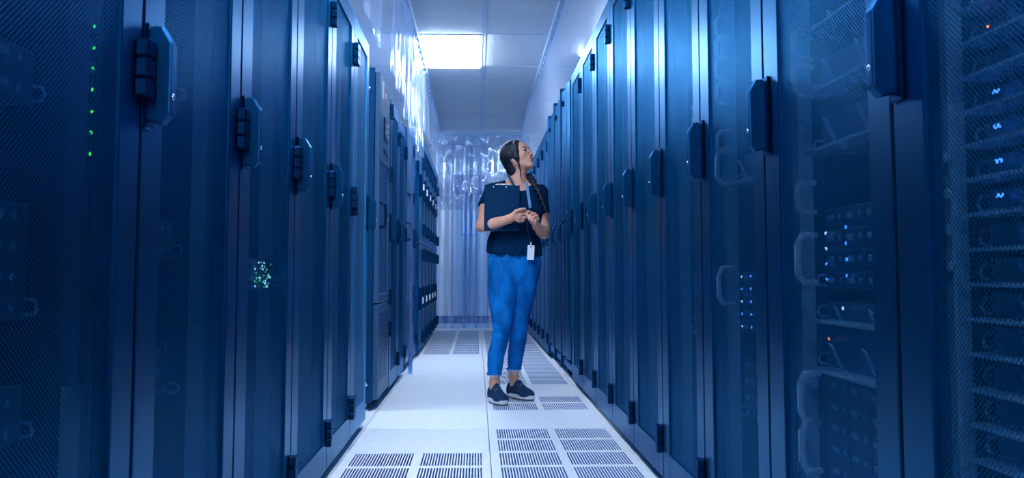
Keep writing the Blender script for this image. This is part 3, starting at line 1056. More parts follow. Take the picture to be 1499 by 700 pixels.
        for ax in range(3):
            u, w_ = [(1, 2), (2, 0), (0, 1)][ax]
            s0 = [slice(1, -1)] * 3; s1 = [slice(1, -1)] * 3
            s0[ax] = slice(0, -1); s1[ax] = slice(1, None)
            A, B = s[tuple(s0)], s[tuple(s1)]
            e = np.argwhere(A != B)
            off = np.array([1, 1, 1]); off[ax] = 0
            e = e + off
            fl_ = s[tuple(e.T)]
            du = np.zeros(3, int); du[u] = 1
            dw = np.zeros(3, int); dw[w_] = 1
            q = np.stack([ids[tuple((e - du - dw).T)], ids[tuple((e - dw).T)], ids[tuple(e.T)], ids[tuple((e - du).T)]], 1)
            q[~fl_] = q[~fl_][:, ::-1]
            faces.append(q)
        q = np.concatenate(faces)
        # light smoothing
        for _ in range(2):
            sm = np.zeros_like(v); ct = np.zeros(len(v))
            for i in range(4):
                np.add.at(sm, q[:, i], v[q[:, (i + 1) % 4]] + v[q[:, (i - 1) % 4]]); np.add.at(ct, q[:, i], 2)
            v = 0.55 * v + 0.45 * sm / np.maximum(ct, 1)[:, None]
        me = bpy.data.meshes.new(name)
        me.vertices.add(len(v)); me.vertices.foreach_set('co', v.astype(np.float32).ravel())
        me.loops.add(q.size); me.loops.foreach_set('vertex_index', q.astype(np.int32).ravel())
        me.polygons.add(len(q)); me.polygons.foreach_set('loop_start', np.arange(0, q.size, 4, dtype=np.int32))
        me.polygons.foreach_set('use_smooth', np.ones(len(q), bool))
        me.update(calc_edges=True)
        me.validate()
        return me


def denim():
    m = mat('denim', (0.012, 0.12, 0.44), 0.75, 0, 0.12, bump=(260, 0.25))
    nt = m.node_tree; N, L = nt.nodes, nt.links
    tc = N.new('ShaderNodeTexCoord')
    n1 = N.new('ShaderNodeTexNoise'); n1.inputs['Scale'].default_value = 7; n1.inputs['Detail'].default_value = 6
    mp = N.new('ShaderNodeMapping'); mp.inputs['Scale'].default_value = (2.2, 2.2, 0.9)
    L.new(tc.outputs['Object'], mp.inputs[0]); L.new(mp.outputs[0], n1.inputs['Vector'])
    n2 = N.new('ShaderNodeTexNoise'); n2.inputs['Scale'].default_value = 160
    L.new(tc.outputs['Object'], n2.inputs['Vector'])
    ad = N.new('ShaderNodeMath'); ad.operation = 'MULTIPLY_ADD'; ad.inputs[1].default_value = 0.35
    L.new(n2.outputs['Fac'], ad.inputs[0]); L.new(n1.outputs['Fac'], ad.inputs[2])
    cr = N.new('ShaderNodeValToRGB')
    cr.color_ramp.elements[0].position = 0.36; cr.color_ramp.elements[0].color = (0.0, 0.040, 0.20, 1)
    cr.color_ramp.elements[1].position = 1.0; cr.color_ramp.elements[1].color = (0.002, 0.27, 0.80, 1)
    L.new(ad.outputs[0], cr.inputs[0])
    L.new(cr.outputs[0], N['Principled BSDF'].inputs['Base Color'])
    return m


M['skin'] = mat('skin', (0.72, 0.36, 0.25), 0.5, 0, 0.4, noise=(30, 0.05))
M['skin'].node_tree.nodes['Principled BSDF'].inputs['Subsurface Weight'].default_value = 0.12
M['skin'].node_tree.nodes['Principled BSDF'].inputs['Subsurface Radius'].default_value = (0.008, 0.004, 0.002)
M['lips'] = mat('lips', (0.42, 0.16, 0.15), 0.4)
M['hair'] = mat('dark_hair', (0.004, 0.010, 0.022), 0.5, 0, 0.4, noise=(40, 0.35, (1, 1, 0.15)), bump=(90, 0.35, (1.5, 1.5, 0.12), 0.004))
M['shirt'] = mat('navy_jersey', (0.001, 0.020, 0.068), 0.85, 0, 0.2, tint=(0.2, 0.5, 1), bump=(18, 0.6, (1, 1, 0.5), 0.03))
M['jeans'] = denim()
M['fray'] = mat('frayed_cotton', (0.62, 0.74, 0.88), 0.9)
M['shoe'] = mat('navy_canvas', (0.010, 0.040, 0.105), 0.85, 0, 0.2, bump=(200, 0.3))
M['sole'] = mat('pale_rubber', (0.70, 0.74, 0.76), 0.6)
M['sole2'] = mat('dark_rubber', (0.03, 0.07, 0.13), 0.7)
M['board'] = mat('clipboard_board', (0.001, 0.019, 0.068), 0.55, 0, 0.3, tint=(0.2, 0.6, 1))
M['paper'] = mat('blue_sheet', (0.020, 0.075, 0.17), 0.7)
M['strap'] = mat('lanyard_ribbon', (0.10, 0.26, 0.48), 0.6)
M['cord'] = mat('dark_cord', (0.010, 0.03, 0.08), 0.6)
M['eye'] = mat('eye_white', (0.62, 0.64, 0.66), 0.2)
M['iris'] = mat('dark_iris', (0.012, 0.010, 0.010), 0.12)

woman = tag(empty('person', PB), 'woman in dark t-shirt and jeans holding a clipboard, looking up to the right', 'person')


def W_(py):                                    # half width helper: metres per pixel at her distance
    return 5.75 / FPX


def rows(tab):
    """(py, x left px, x right px, Y, half depth) -> loft rows"""
    out = []
    for py, xl, xr, Y, hd in tab:
        a, b = V(xl, py, Y), V(xr, py, Y)
        out.append((a[2], (a[0] + b[0]) / 2, a[1], (b[0] - a[0]) / 2, hd))
    return out


# ---- head frame: forward, right, up
def unit(v):
    return np.array(v, float) / np.linalg.norm(v)


hy, hp, hr = math.radians(54), math.radians(25), math.radians(2)
HF = np.array([math.sin(hy) * math.cos(hp), -math.cos(hy) * math.cos(hp), math.sin(hp)])
HR_ = unit(np.cross(HF, [0, 0, 1]))
HU = np.cross(HR_, HF)
HR_, HU = HR_ * math.cos(hr) + HU * math.sin(hr), HU * math.cos(hr) - HR_ * math.sin(hr)
HB = np.stack([HR_, HF, HU], 1)                # columns right, forward, up
HS = 0.95
HC = V(780.3, 223.8, 5.69) - HB @ (np.array([0, 0.1155, -0.024]) * HS)


def h(x, y, z):
    return HC + HB @ (np.array([x, y, z], float) * HS)


# ---- body (skin), one surface
bf = Field((-0.27, -0.42, -0.005), (0.36, 0.30, 1.62), 0.003)
bf.ell(h(0, -0.018, 0.036), np.array([0.071, 0.090, 0.078]) * HS, HB)
bf.ell(h(0, 0.030, -0.020), np.array([0.056, 0.056, 0.080]) * HS, HB, k=0.03)
bf.ell(h(0, 0.040, 0.045), np.array([0.058, 0.046, 0.045]) * HS, HB, k=0.03)
for sx in (-1, 1):
    bf.cap(h(sx * 0.052, -0.002, -0.040), h(sx * 0.016, 0.064, -0.088), 0.016, 0.013, k=0.025)
    bf.ell(h(sx * 0.037, 0.058, -0.018), np.array([0.022, 0.022, 0.020]) * HS, HB, k=0.02)
    bf.cap(h(sx * 0.012, 0.085, 0.026), h(sx * 0.044, 0.070, 0.024), 0.008, 0.007, k=0.014)
bf.ell(h(0, 0.070, -0.090), np.array([0.020, 0.016, 0.015]) * HS, HB, k=0.015)
for sx in (-1, 1):
    bf.ell(h(sx * 0.031, 0.097, 0.006), np.array([0.016, 0.014, 0.011]) * HS, HB, k=0.012, op='cut')
    bf.ell(h(sx * 0.031, 0.074, 0.006), np.array([0.0135, 0.0125, 0.0115]) * HS, HB, k=0.004)
bf.cap(h(0, 0.085, 0.022), h(0, 0.106, -0.018), 0.0060, 0.0072, k=0.010)
bf.ell(h(0, 0.105, -0.024), np.array([0.0085, 0.0105, 0.0078]) * HS, HB, k=0.006)
for sx in (-1, 1):
    bf.ell(h(sx * 0.011, 0.094, -0.027), np.array([0.008, 0.009, 0.007]) * HS, HB, k=0.006)
bf.ell(h(0, 0.080, -0.052), np.array([0.026, 0.014, 0.018]) * HS, HB, k=0.014)
bf.cap(h(-0.016, 0.088, -0.049), h(0.016, 0.088, -0.049), 0.0050, k=0.004)
bf.cap(h(-0.013, 0.0875, -0.060), h(0.013, 0.0875, -0.060), 0.0058, k=0.004)
bf.cap(h(-0.024, 0.094, -0.0545), h(0.024, 0.094, -0.0545), 0.0026, k=0.003, op='cut')
for sx in (-1, 1):                             # ears
    bf.ell(h(sx * 0.071, -0.006, -0.008), np.array([0.008, 0.017, 0.029]) * HS, HB, k=0.008)
    bf.ell(h(sx * 0.080, -0.003, -0.006), np.array([0.005, 0.009, 0.016]) * HS, HB, k=0.004, op='cut')
nb = V(757, 266, 5.765)
bf.cap(h(0, -0.030, -0.030), nb, 0.044, 0.047, k=0.03)
bf.cap(h(0, 0.006, -0.062), V(760, 264, 5.735), 0.028, 0.034, k=0.03)
# trunk under the shirt
bf.loft(rows([(272, 728, 788, 5.765, 0.070), (285, 722, 792, 5.755, 0.088), (310, 722, 793, 5.745, 0.105), (345, 722, 787, 5.755, 0.085), (375, 718, 788, 5.755, 0.095), (398, 718, 787, 5.755, 0.09)]), k=0.03)
bf.cap(V(757, 270, 5.765), V(724, 279, 5.765), 0.040, 0.040, k=0.04)
bf.cap(V(757, 270, 5.765), V(789, 281, 5.765), 0.040, 0.040, k=0.04)
# legs under the jeans, ankles and feet
A1, A2 = V(724, 560, 5.715), V(752, 552, 5.90)
bf.chain([V(735, 395, 5.74), V(734, 480, 5.69), V(725, 540, 5.71), A1], [0.06, 0.04, 0.032, 0.029], 0.02)
bf.chain([V(770, 395, 5.76), V(759, 480, 5.81), V(753, 532, 5.89), A2], [0.06, 0.04, 0.032, 0.029], 0.02)
F1 = (np.array([0.088, 5.775, 0]) - np.array(PB), unit([0.075, -0.25, 0]))    # heel point and toe direction
F2 = (np.array([0.200, 5.955, 0]) - np.array(PB), unit([0.135, -0.215, 0]))
for A, (hl, td) in ((A1, F1), (A2, F2)):
    bf.chain([A, hl + td * 0.07 + np.array([0, 0, 0.055]), hl + td * 0.19 + np.array([0, 0, 0.042])], [0.029, 0.028, 0.02], 0.02)
# right arm (in front of the clipboard)
RS, RE, RW = V(720, 281, 5.765), V(705.5, 331, 5.675), V(746, 320.5, 5.550)
bf.chain([RS, V(711, 308, 5.71), RE], [0.044, 0.040, 0.034], 0.02)
bf.chain([RE, V(721, 328.5, 5.625), RW], [0.036, 0.037, 0.0245], 0.02)
kn = [V(760.5, 309.5, 5.538), V(761.5, 314.3, 5.533), V(760.5, 318.8, 5.536), V(758, 322.8, 5.543)]
bf.cap(RW, V(752, 317, 5.545), 0.024, 0.021, k=0.015)
for q in kn:
    bf.cap(V(750.5, 317.5, 5.548), q, 0.014, 0.0105, k=0.012)
tipx = [(768.0, 308.2), (769.0, 313.5), (768.0, 318.8), (765.5, 323.2)]
for q, (tx, ty), dy in zip(kn, tipx, (0, 0, 0, 0)):
    p1 = V(tx, ty, 5.548); p2 = V(tx - 1.2, ty + 1.3, 5.575); p3 = V(tx - 5.5, ty + 1.8, 5.583)
    bf.chain([q, p1, p2, p3], [0.0100, 0.0090, 0.0082, 0.0072], 0.003)
bf.chain([V(749.5, 316, 5.540), V(755.5, 309.5, 5.525), V(762, 306.8, 5.522), V(768.5, 305.8, 5.528)], [0.015, 0.0115, 0.0095, 0.0075], 0.005)
# left arm
LS, LE, LW = V(790, 284, 5.765), V(796.5, 341, 5.735), V(785.5, 331.5, 5.592)
bf.chain([LS, V(794, 312, 5.75), LE], [0.043, 0.038, 0.033], 0.02)
bf.chain([LE, V(793, 338, 5.67), LW], [0.036, 0.034, 0.0235], 0.02)
bf.cap(LW, V(783, 323, 5.572), 0.0225, 0.021, k=0.015)
kn = [V(778.5, 312.8, 5.560), V(782.3, 313.5, 5.553), V(785.5, 316.3, 5.553), V(787.3, 320.6, 5.558)]
for q in kn:
    bf.cap(V(783.5, 325.5, 5.576), q, 0.014, 0.0105, k=0.012)
ch = [[(773.5, 309.8, 5.545), (770.6, 312.6, 5.542), (769.6, 316, 5.548)], [(777.0, 315.2, 5.528), (776.0, 320.5, 5.530), (778.5, 323.5, 5.545)],
      [(780.6, 318.8, 5.526), (779.6, 324.0, 5.530), (781.5, 326.8, 5.545)], [(784.0, 322.6, 5.532), (783.0, 327.0, 5.537), (784.3, 329.2, 5.550)]]
for q, c3 in zip(kn, ch):
    bf.chain([q] + [V(*p) for p in c3], [0.0098, 0.0090, 0.0080, 0.0070], 0.003)
bf.chain([V(780, 326, 5.560), V(775.5, 320.5, 5.540), V(772.5, 316, 5.536), V(770.8, 312.5, 5.536)], [0.014, 0.0108, 0.0092, 0.0075], 0.004)
body = link('body', bf.mesh('body'), M['skin'], woman)

# ---- face parts
for sx in (-1, 1):
    e = link('eye', ball('eye', 0.0125 * HS, (1, 1, 1), 16, 10), M['eye'], woman, tuple(h(sx * 0.031, 0.0765, 0.006)))
    g = unit(HB @ np.array([0.05, 1.0, 0.10]))
    ic = h(sx * 0.031, 0.0765, 0.006) + g * 0.0088
    o = link('iris', ball('iris', 0.0062, (1, 1, 1), 12, 8), M['iris'], e)
    o.location = tuple(ic - h(sx * 0.031, 0.0765, 0.006))
    lid = Field(h(sx * 0.031, 0.08, 0.008) - 0.03, h(sx * 0.031, 0.08, 0.008) + 0.03, 0.0012)
    lid.chain([h(sx * 0.0165, 0.0845, 0.0045), h(sx * 0.025, 0.0900, 0.0125), h(sx * 0.037, 0.0880, 0.0125), h(sx * 0.0475, 0.0790, 0.0045)], [0.0012, 0.0022, 0.0024, 0.0014], 0.002)
    lid.chain([h(sx * 0.0165, 0.0845, 0.0045), h(sx * 0.031, 0.0885, -0.0035), h(sx * 0.0475, 0.0790, 0.0045)], [0.0010, 0.0010, 0.0012], 0.001)
    link('eyelashes', lid.mesh('eyelashes'), M['hair'], woman)
    br = Field(h(sx * 0.031, 0.08, 0.028) - 0.035, h(sx * 0.031, 0.08, 0.028) + 0.035, 0.0012)
    br.chain([h(sx * 0.012, 0.0935, 0.0245), h(sx * 0.027, 0.0905, 0.0305), h(sx * 0.040, 0.0820, 0.0315), h(sx * 0.052, 0.0700, 0.0250)], [0.0030, 0.0032, 0.0026, 0.0014], 0.002)
    link('eyebrow', br.mesh('eyebrow'), M['hair'], woman)
lf = Field(h(0, 0.09, -0.055) - 0.03, h(0, 0.09, -0.055) + 0.03, 0.0012)
lf.chain([h(-0.023, 0.0870, -0.053), h(-0.007, 0.0930, -0.0480), h(0, 0.0935, -0.0490), h(0.007, 0.0930, -0.0480), h(0.023, 0.0870, -0.053)], [0.0022, 0.0038, 0.0034, 0.0038, 0.0022], 0.003)
lf.chain([h(-0.020, 0.0872, -0.0555), h(0, 0.0925, -0.0605), h(0.020, 0.0872, -0.0555)], [0.0022, 0.0050, 0.0022], 0.003)
link('lips', lf.mesh('lips'), M['lips'], woman)
for k, dz in enumerate((-0.030, -0.018)):
    link('earring', ball('earring', 0.0042, (1, 1, 1), 10, 7), M['chrome'], woman, tuple(h(0.080, -0.006 - 0.004 * k, dz)))

# ---- hair: parted, smooth over the skull, gathered at the nape
hf = Field(HC - 0.22, HC + 0.17, 0.0028)
hf.ell(h(0, -0.022, 0.044), np.array([0.080, 0.099, 0.092]) * HS, HB)
for sx in (-1, 1):
    hf.ell(h(sx * 0.068, -0.014, 0.014), np.array([0.018, 0.045, 0.036]) * HS, HB, k=0.02)
hf.ell(h(0, -0.050, -0.030), np.array([0.066, 0.060, 0.080]) * HS, HB, k=0.03)
hf.ell(h(0, 0.128, -0.046), np.array([0.076, 0.098, 0.128]) * HS, HB, k=0.010, op='cut')
hf.ell(h(0.098, 0.002, -0.046), np.array([0.030, 0.022, 0.022]) * HS, HB, k=0.010, op='cut')
hf.ell(h(-0.098, 0.002, -0.046), np.array([0.030, 0.022, 0.022]) * HS, HB, k=0.010, op='cut')
for sx in (-1, 1):                             # locks framing the face
    hf.chain([h(sx * 0.034, 0.050, 0.088), h(sx * 0.055, 0.044, 0.060), h(sx * 0.064, 0.036, 0.022), h(sx * 0.066, 0.029, -0.020), h(sx * 0.060, 0.022, -0.066)], [0.009, 0.013, 0.013, 0.011, 0.006], 0.022)
hf.chain([h(0.062, 0.022, -0.066), h(0.054, 0.014, -0.100), V(762, 257, 5.69), V(765, 268, 5.665)], [0.006, 0.004, 0.003, 0.002], 0.006)
hf.cap(h(0, -0.058, -0.085), V(749, 257, 5.80), 0.040, 0.026, k=0.03)
hair = link('hair', hf.mesh('hair'), M['hair'], woman)
# the braid over her left shoulder
bz = Field(V(762, 240, 5.83) - np.array([0, 0.32, 0.32]), V(812, 240, 5.83) + np.array([0.02, 0.02, 0.02]), 0.0028)
path = [V(757, 256, 5.80), V(768, 257, 5.775), V(777, 261, 5.735), V(783.5, 271, 5.690), V(788.5, 281, 5.665), V(793, 292, 5.655), V(797, 302, 5.655), V(800, 312, 5.660)]
cum = np.cumsum([0] + [np.linalg.norm(path[i + 1] - path[i]) for i in range(len(path) - 1)])
nseg = 22
for i in range(nseg):
    s_ = cum[-1] * i / (nseg - 1)
    p = np.array([np.interp(s_, cum, [q[j] for q in path]) for j in range(3)])
    p2 = np.array([np.interp(min(s_ + 0.03, cum[-1]), cum, [q[j] for q in path]) for j in range(3)])
    p0 = np.array([np.interp(max(s_ - 0.03, 0), cum, [q[j] for q in path]) for j in range(3)])
    tdir = unit(p2 - p0)
    side = unit(np.cross(tdir, [0, 1, 0]))
    r = 0.0225 - 0.011 * i / nseg
    sg = 1 if i % 2 else -1
    a = p + side * sg * r * 0.62 - tdir * r * 0.55 + np.array([0, 0.004, 0])
    b = p - side * sg * r * 0.10 + tdir * r * 0.45 - np.array([0, 0.006, 0])
    bz.cap(a, b, r * 0.72, r * 0.58, k=0.004)
link('braid', bz.mesh('braid'), M['hair'], woman)

# ---- t-shirt
sf = Field((-0.27, -0.26, 0.80), (0.36, 0.26, 1.42), 0.003)


def folds(x, y, z, ang):
    lowm = np.clip((1.18 - z) / 0.30, 0, 1)
    return 0.0045 * lowm * (np.sin(ang * 9 + z * 14) + 0.6 * np.sin(ang * 17 - z * 25)) + 0.003 * np.sin(z * 60 + ang * 3) * np.clip((1.12 - z) / 0.15, 0, 1) * np.clip((z - 0.93) / 0.08, 0, 1)


sf.loft(rows([(274, 724, 790, 5.765, 0.080), (285, 719, 795, 5.755, 0.098), (300, 718, 797, 5.748, 0.113), (312, 719, 797, 5.742, 0.122), (332, 719, 792, 5.748, 0.108),
              (350, 716, 790, 5.752, 0.104), (366, 712.5, 792, 5.755, 0.116), (375, 711.5, 793, 5.755, 0.120)]), k=0.02, wave=folds)
sf.cap(V(755, 271, 5.765), V(722, 280, 5.765), 0.047, 0.049, k=0.035)
sf.cap(V(757, 271, 5.765), V(790, 282, 5.765), 0.047, 0.048, k=0.035)
sf.cap(V(720, 281, 5.765), V(710.5, 303, 5.72), 0.049, 0.049, k=0.02)
sf.cap(V(790, 283, 5.765), V(794.5, 309, 5.752), 0.047, 0.044, k=0.02)
# neck opening, sleeve ends, hem
sf.ell(V(757, 261, 5.735), (0.072, 0.085, 0.066), None, k=0.006, op='cut')
sf.ell(V(765, 270, 5.65), (0.050, 0.060, 0.042), None, k=0.006, op='cut')
d_ = unit(V(710.5, 303, 5.72) - V(720, 281, 5.765))


def plane_cut(F_, p, d, rad):
    p, d = np.array(p), unit(d)
    def fn(x, y, z):
        t = (x - p[0]) * d[0] + (y - p[1]) * d[1] + (z - p[2]) * d[2]
        q2 = (x - p[0]) ** 2 + (y - p[1]) ** 2 + (z - p[2]) ** 2 - t * t
        return np.maximum(np.maximum(-t, t - 0.09), np.sqrt(np.maximum(q2, 0)) - rad)
    F_.put(p - 0.1, p + 0.1, fn, 0.003, 'cut')


plane_cut(sf, V(710.5, 303.5, 5.72), d_, 0.060)
plane_cut(sf, V(794.5, 315, 5.752), V(794.5, 315, 5.752) - V(790, 283, 5.765), 0.050)
hz0, hz1, hx0, hx1 = V(711, 369.5, 5.65)[2], V(792, 377.5, 5.65)[2], V(711, 370, 5.65)[0], V(792, 370, 5.65)[0]
sf.put((-0.3, -0.26, 0.80), (0.3, 0.26, 0.95), lambda x, y, z: z - (hz0 + (hz1 - hz0) * (x - hx0) / (hx1 - hx0) + 0.006 * np.sin(x * 75 + y * 40) + 0.004 * np.sin(x * 140 - y * 30)), 0.002, 'cut')
shirt = link('t_shirt', sf.mesh('t_shirt'), M['shirt'], woman)

# ---- jeans
jf = Field((-0.24, -0.26, 0.10), (0.24, 0.30, 0.98), 0.003)


def jw(x, y, z, ang):
    return 0.0022 * np.sin(z * 120 + ang * 2) * np.exp(-((z - 0.43) / 0.07) ** 2) + 0.002 * np.sin(z * 150 + ang * 3) * np.clip((0.24 - z) / 0.08, 0, 1) + 0.0018 * np.sin(ang * 5 + z * 30)


jf.loft(rows([(372, 716, 790, 5.755, 0.098), (385, 714, 791.5, 5.755, 0.105), (400, 714.5, 789.5, 5.755, 0.104), (414, 726, 778, 5.755, 0.085), (428, 744, 764, 5.755, 0.045)]), k=0.025)
jf.loft(rows([(380, 715, 755, 5.745, 0.10), (400, 714, 757, 5.735, 0.10), (425, 714, 757, 5.72, 0.096), (449, 716, 754, 5.705, 0.085), (470, 720.5, 750, 5.69, 0.07), (483, 722, 747.5, 5.685, 0.063),
              (500, 718.5, 744, 5.69, 0.062), (517, 714.5, 740, 5.70, 0.057), (535, 713.5, 736, 5.712, 0.050), (548.5, 713.5, 733.5, 5.715, 0.045)]), k=0.012, wave=jw)
jf.loft(rows([(380, 752, 791, 5.765, 0.10), (400, 750, 790, 5.77, 0.10), (425, 747, 785, 5.78, 0.094), (449, 746, 779, 5.795, 0.084), (470, 745, 774, 5.81, 0.07), (483, 744.5, 772, 5.82, 0.065),
              (500, 745, 770, 5.845, 0.061), (517, 744, 767.5, 5.87, 0.055), (532, 743, 764, 5.89, 0.048), (541, 743, 762.5, 5.90, 0.044)]), k=0.012, wave=jw)
jeans = link('jeans', jf.mesh('jeans'), M['jeans'], woman)


def on_jeans(px, py):
    Y = 5.66
    for _ in range(4):
        p = V(px, py, Y)
        fy = jf.front(p[0], p[2])
        if fy is None:
            break
        Y = fy + PB[1]
    return V(px, py, Y)


M['seam'] = mat('denim_seam', (0.002, 0.035, 0.15), 0.8)
for nm, pl_ in (('pocket_seam', [(724, 379), (724.5, 385), (722.5, 391), (718.5, 395.5), (716, 397)]), ('pocket_seam', [(782, 382), (781.5, 388), (784, 394), (787.5, 398)]),
                ('fly_seam', [(757.5, 380), (757.5, 390), (757, 398), (755, 405), (753.5, 410)]), ('side_seam', [(716.5, 400), (717.5, 425), (718.5, 448), (722.5, 472), (724, 484), (720, 500), (716.5, 518), (716, 535)])):
    link(nm, tube(nm, [on_jeans(*q) for q in pl_], 0.0016, 6), M['seam'], jeans)
for (x0, x1, py, Y, hd, dn) in ((713.5, 733.5, 548.5, 5.715, 0.045, 0.010), (743, 762.5, 541, 5.90, 0.044, 0.026)):
    a, b = V(x0, py, Y), V(x1, py, Y)
    cxx, rx = (a[0] + b[0]) / 2, (b[0] - a[0]) / 2
    vs, fs = [], []
    for q in range(64):
        t0 = 2 * PI * q / 64
        ln = dn * (0.3 + 1.3 * rng.random() ** 2)
        t1 = t0 + 0.07
        n0 = len(vs)
        for (tt, zz_, rr) in ((t0, 0.010, 1.03), (t1, 0.010, 1.03), (t1 + 0.02, -ln, 1.0), (t0 + 0.03, -ln * 0.95, 1.0)):
            vs.append((cxx + rx * rr * math.cos(tt), a[1] + hd * rr * math.sin(tt), a[2] + zz_))
        fs.append((n0, n0 + 1, n0 + 2, n0 + 3))
    me = bpy.data.meshes.new('frayed_hem'); me.from_pydata(vs, [], fs)
    o = link('frayed_hem', me, M['fray'], jeans)
    so = o.modifiers.new('thick', 'SOLIDIFY'); so.thickness = 0.0012
    # rolled hem edge
    ring = [(cxx + rx * 1.02 * math.cos(2 * PI * q / 28), a[1] + hd * 1.02 * math.sin(2 * PI * q / 28), a[2] + 0.006 + 0.003 * math.sin(q * 2.3)) for q in range(28)]
    link('hem', tube('hem', ring, 0.0055, 8, True), M['jeans'], jeans)

# ---- shoes
for k, (hl, td) in enumerate((F1, F2)):
    sd = np.array([td[1], -td[0], 0])
    def sp(x, y, z):
        return hl + sd * x + td * y + np.array([0, 0, z])
    Rm = np.stack([sd, td, np.array([0, 0, 1.0])], 1)
    c0 = sp(0, 0.125, 0.05)
    uf = Field(c0 - np.array([0.17, 0.17, 0.055]), c0 + np.array([0.17, 0.17, 0.08]), 0.0025)
    uf.ell(sp(0, 0.195, 0.030), (0.045, 0.062, 0.040), Rm)
    uf.ell(sp(0, 0.120, 0.036), (0.040, 0.090, 0.050), Rm, k=0.02)
    uf.ell(sp(0, 0.050, 0.045), (0.037, 0.052, 0.058), Rm, k=0.02)
    uf.cap(sp(-0.010, 0.125, 0.076), sp(0.010, 0.125, 0.076), 0.016, k=0.015)
    uf.cap(sp(0, 0.10, 0.085), sp(0, 0.115, 0.094), 0.020, k=0.012)
    uf.ell(sp(0, 0.050, 0.118), (0.036, 0.050, 0.034), Rm, k=0.008, op='cut')
    lo = sp(0, 0.12, 0)[2] + 0.022
    uf.put(c0 - 0.2, c0 + 0.2, lambda x, y, z: z - lo + 0 * x + 0 * y, 0.002, 'cut')
    sh = link('shoe', uf.mesh('shoe'), M['shoe'], woman)
    sh['label'] = ['dark canvas slip-on shoe on the foot pointing to the viewer', 'dark canvas slip-on shoe on the foot pointing right'][k]
    out = []
    n = 36
    for q in range(n):
        t = 2 * PI * q / n
        y = 0.130 + 0.130 * math.sin(t)
        wv = 0.0475 if y > 0.13 else 0.0475 - 0.010 * ((0.13 - y) / 0.13)
        cs = math.cos(t)
        x = math.copysign(abs(cs) ** 0.75, cs) * wv
        p = sp(x, y, 0)
        out.append((p[0], p[1]))
    link('sole', prism('sole', out, 0.008, 0.030, 0.004, axis='z'), M['sole'], sh)
    link('tread', prism('tread', [(0.97 * (a - c0[0]) + c0[0], 0.97 * (b - c0[1]) + c0[1]) for a, b in out], 0.001, 0.009, 0.0, axis='z'), M['sole2'], sh)
    for q in range(2):
        y = 0.135 + 0.022 * q
        z = 0.094 - 0.008 * q
        link('lace', tube('lace', [sp(-0.026, y, z - 0.014), sp(-0.012, y - 0.003, z - 0.001), sp(0, y, z + 0.003), sp(0.012, y - 0.003, z - 0.001), sp(0.026, y, z - 0.014)], 0.0022, 6), M['strap'], sh)

# ---- necklace
link('necklace', tube('necklace', [V(746, 262, 5.71), V(750, 268, 5.675), V(757, 272, 5.655), V(764, 271.5, 5.655), V(770, 265, 5.68)], 0.0012, 6), M['chrome'], woman)

# ---- lanyard with badge
ly = tag(empty('lanyard', PB), 'blue lanyard with a white badge hanging from the neck of the woman', 'lanyard')


def ribbon(name, pts, wd, parent, m, wdir=(1, 0, 0)):
    vs, fs = [], []
    P = [np.array(p) for p in pts]
    for i, p in enumerate(P):
        t = unit(P[min(i + 1, len(P) - 1)] - P[max(i - 1, 0)])
        s_ = np.cross(t, [0, -1, 0]); s_ = unit(s_)
        for (a, b) in ((-1, 0), (1, 0), (1, 1), (-1, 1)):
            q = p + s_ * a * wd / 2 + np.array([0, 0.0016, 0]) * b
            vs.append(tuple(q))
        if i:
            n0 = (i - 1) * 4
            for e_ in range(4):
                fs.append((n0 + e_, n0 + (e_ + 1) % 4, n0 + 4 + (e_ + 1) % 4, n0 + 4 + e_))
    fs.append((0, 1, 2, 3)); n0 = len(P) * 4 - 4; fs.append((n0 + 3, n0 + 2, n0 + 1, n0))
    me = bpy.data.meshes.new(name); me.from_pydata(vs, [], fs)
    return link(name, me, m, parent)


def on_chest(px, py, off=0.006):
    best = None
    for _ in range(4):
        Y = 5.65 if best is None else best
        p = V(px, py, Y)
        fy = None
        for F_ in (sf, bf):
            v_ = F_.front(p[0], p[2]) if F_ is sf or py < 285 else None
            if v_ is not None:
                fy = v_ if fy is None else min(fy, v_)
        if fy is None:
            break
        best = fy + PB[1] - off
    return V(px, py, best if best else 5.66)


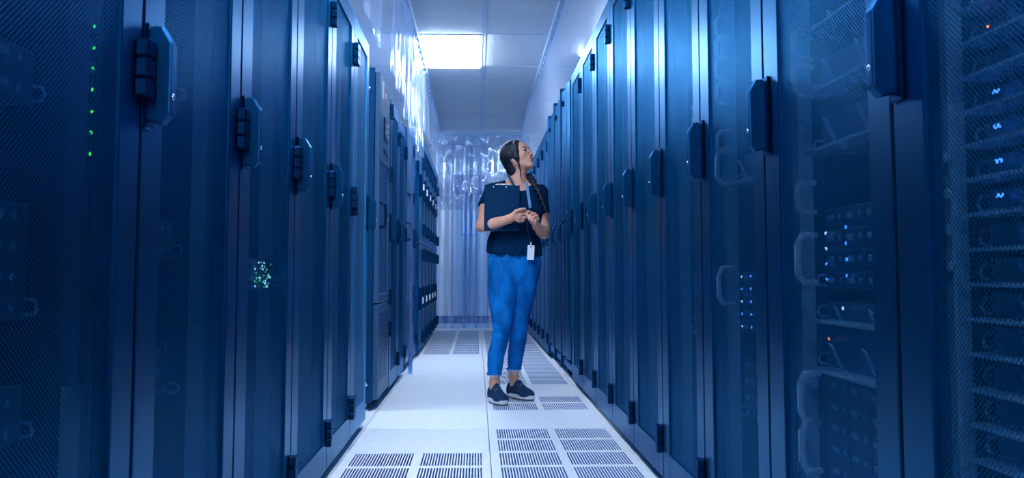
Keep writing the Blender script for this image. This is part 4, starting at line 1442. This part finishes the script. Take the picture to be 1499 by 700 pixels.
ribbon('strap', [on_chest(770.5 + 0.72 * i, 266 + 4.8 * i, 0.007) for i in range(9)], 0.017, ly, M['strap'])
ribbon('strap', [V(743.5, 255.5, 5.715), V(745.5, 259, 5.70), V(748, 263.5, 5.685), V(750.5, 268, 5.668), V(753, 273, 5.655)], 0.017, ly, M['cord'])
hand_p = V(770.5, 312, 5.540)
link('cord', tube('cord', [on_chest(776.5, 305, 0.007), V(773, 308, 5.57), hand_p, V(770, 318, 5.548), V(771, 330, 5.585), on_chest(773.5, 343, 0.012), on_chest(776, 354, 0.012)], 0.0035, 8), M['cord'], ly)
bp_ = on_chest(777, 370, 0.014)
link('clip', boxes('clip', [(-0.006, 0.006, -0.003, 0.003, 0.044, 0.066)], bev=0.002), M['chrome'], ly, tuple(bp_))
bd = link('badge', boxes('badge', [(-0.021, 0.021, -0.0015, 0.0015, -0.044, 0.044)], bev=0.001), M['white'], ly, tuple(bp_), rot=(0, 0.05, 0))
link('badge_slot', boxes('badge_slot', [(-0.007, 0.007, -0.0022, -0.001, 0.032, 0.037)]), M['cord'], bd)

# ---- clipboard
cTL, cTR, cBR = V(709.5, 270.5, 5.612), V(761, 271.5, 5.612), V(767, 338.5, 5.594)
ux = unit(cTR - cTL); uz = cTR - cBR; uz = unit(uz - ux * (uz @ ux)); uy = np.cross(uz, ux)
cw, chh = np.linalg.norm(cTR - cTL), np.linalg.norm(cTR - cBR)
cb = tag(empty('clipboard'), 'dark clipboard held against the chest by the woman', 'clipboard')
mw = Matrix([[ux[i], uy[i], uz[i], (cTL + cTR)[i] / 2 + PB[i] - uz[i] * chh] for i in range(3)] + [[0, 0, 0, 1]])
cb.matrix_world = mw
link('board', boxes('board', [(-cw / 2, cw / 2, 0, 0.005, 0, chh)], bev=0.0022), M['board'], cb)
link('paper', boxes('paper', [(-cw / 2 + 0.012, cw / 2 - 0.006, 0.0052, 0.0075, 0.01, chh - 0.02)]), M['paper'], cb)
cl = link('clip', boxes('clip', [(-0.042, 0.045, 0.005, 0.012, chh - 0.03, chh + 0.006), (-0.042, 0.045, -0.001, 0.008, chh + 0.0005, chh + 0.006)], bev=0.002), M['chrome'], cb)
for sx in (-0.052, 0.024):
    link('rivet', ball('rivet', 0.0055, (0.8, 0.5, 1.3), 10, 6), M['chrome'], cl, (sx, -0.001, chh - 0.014))
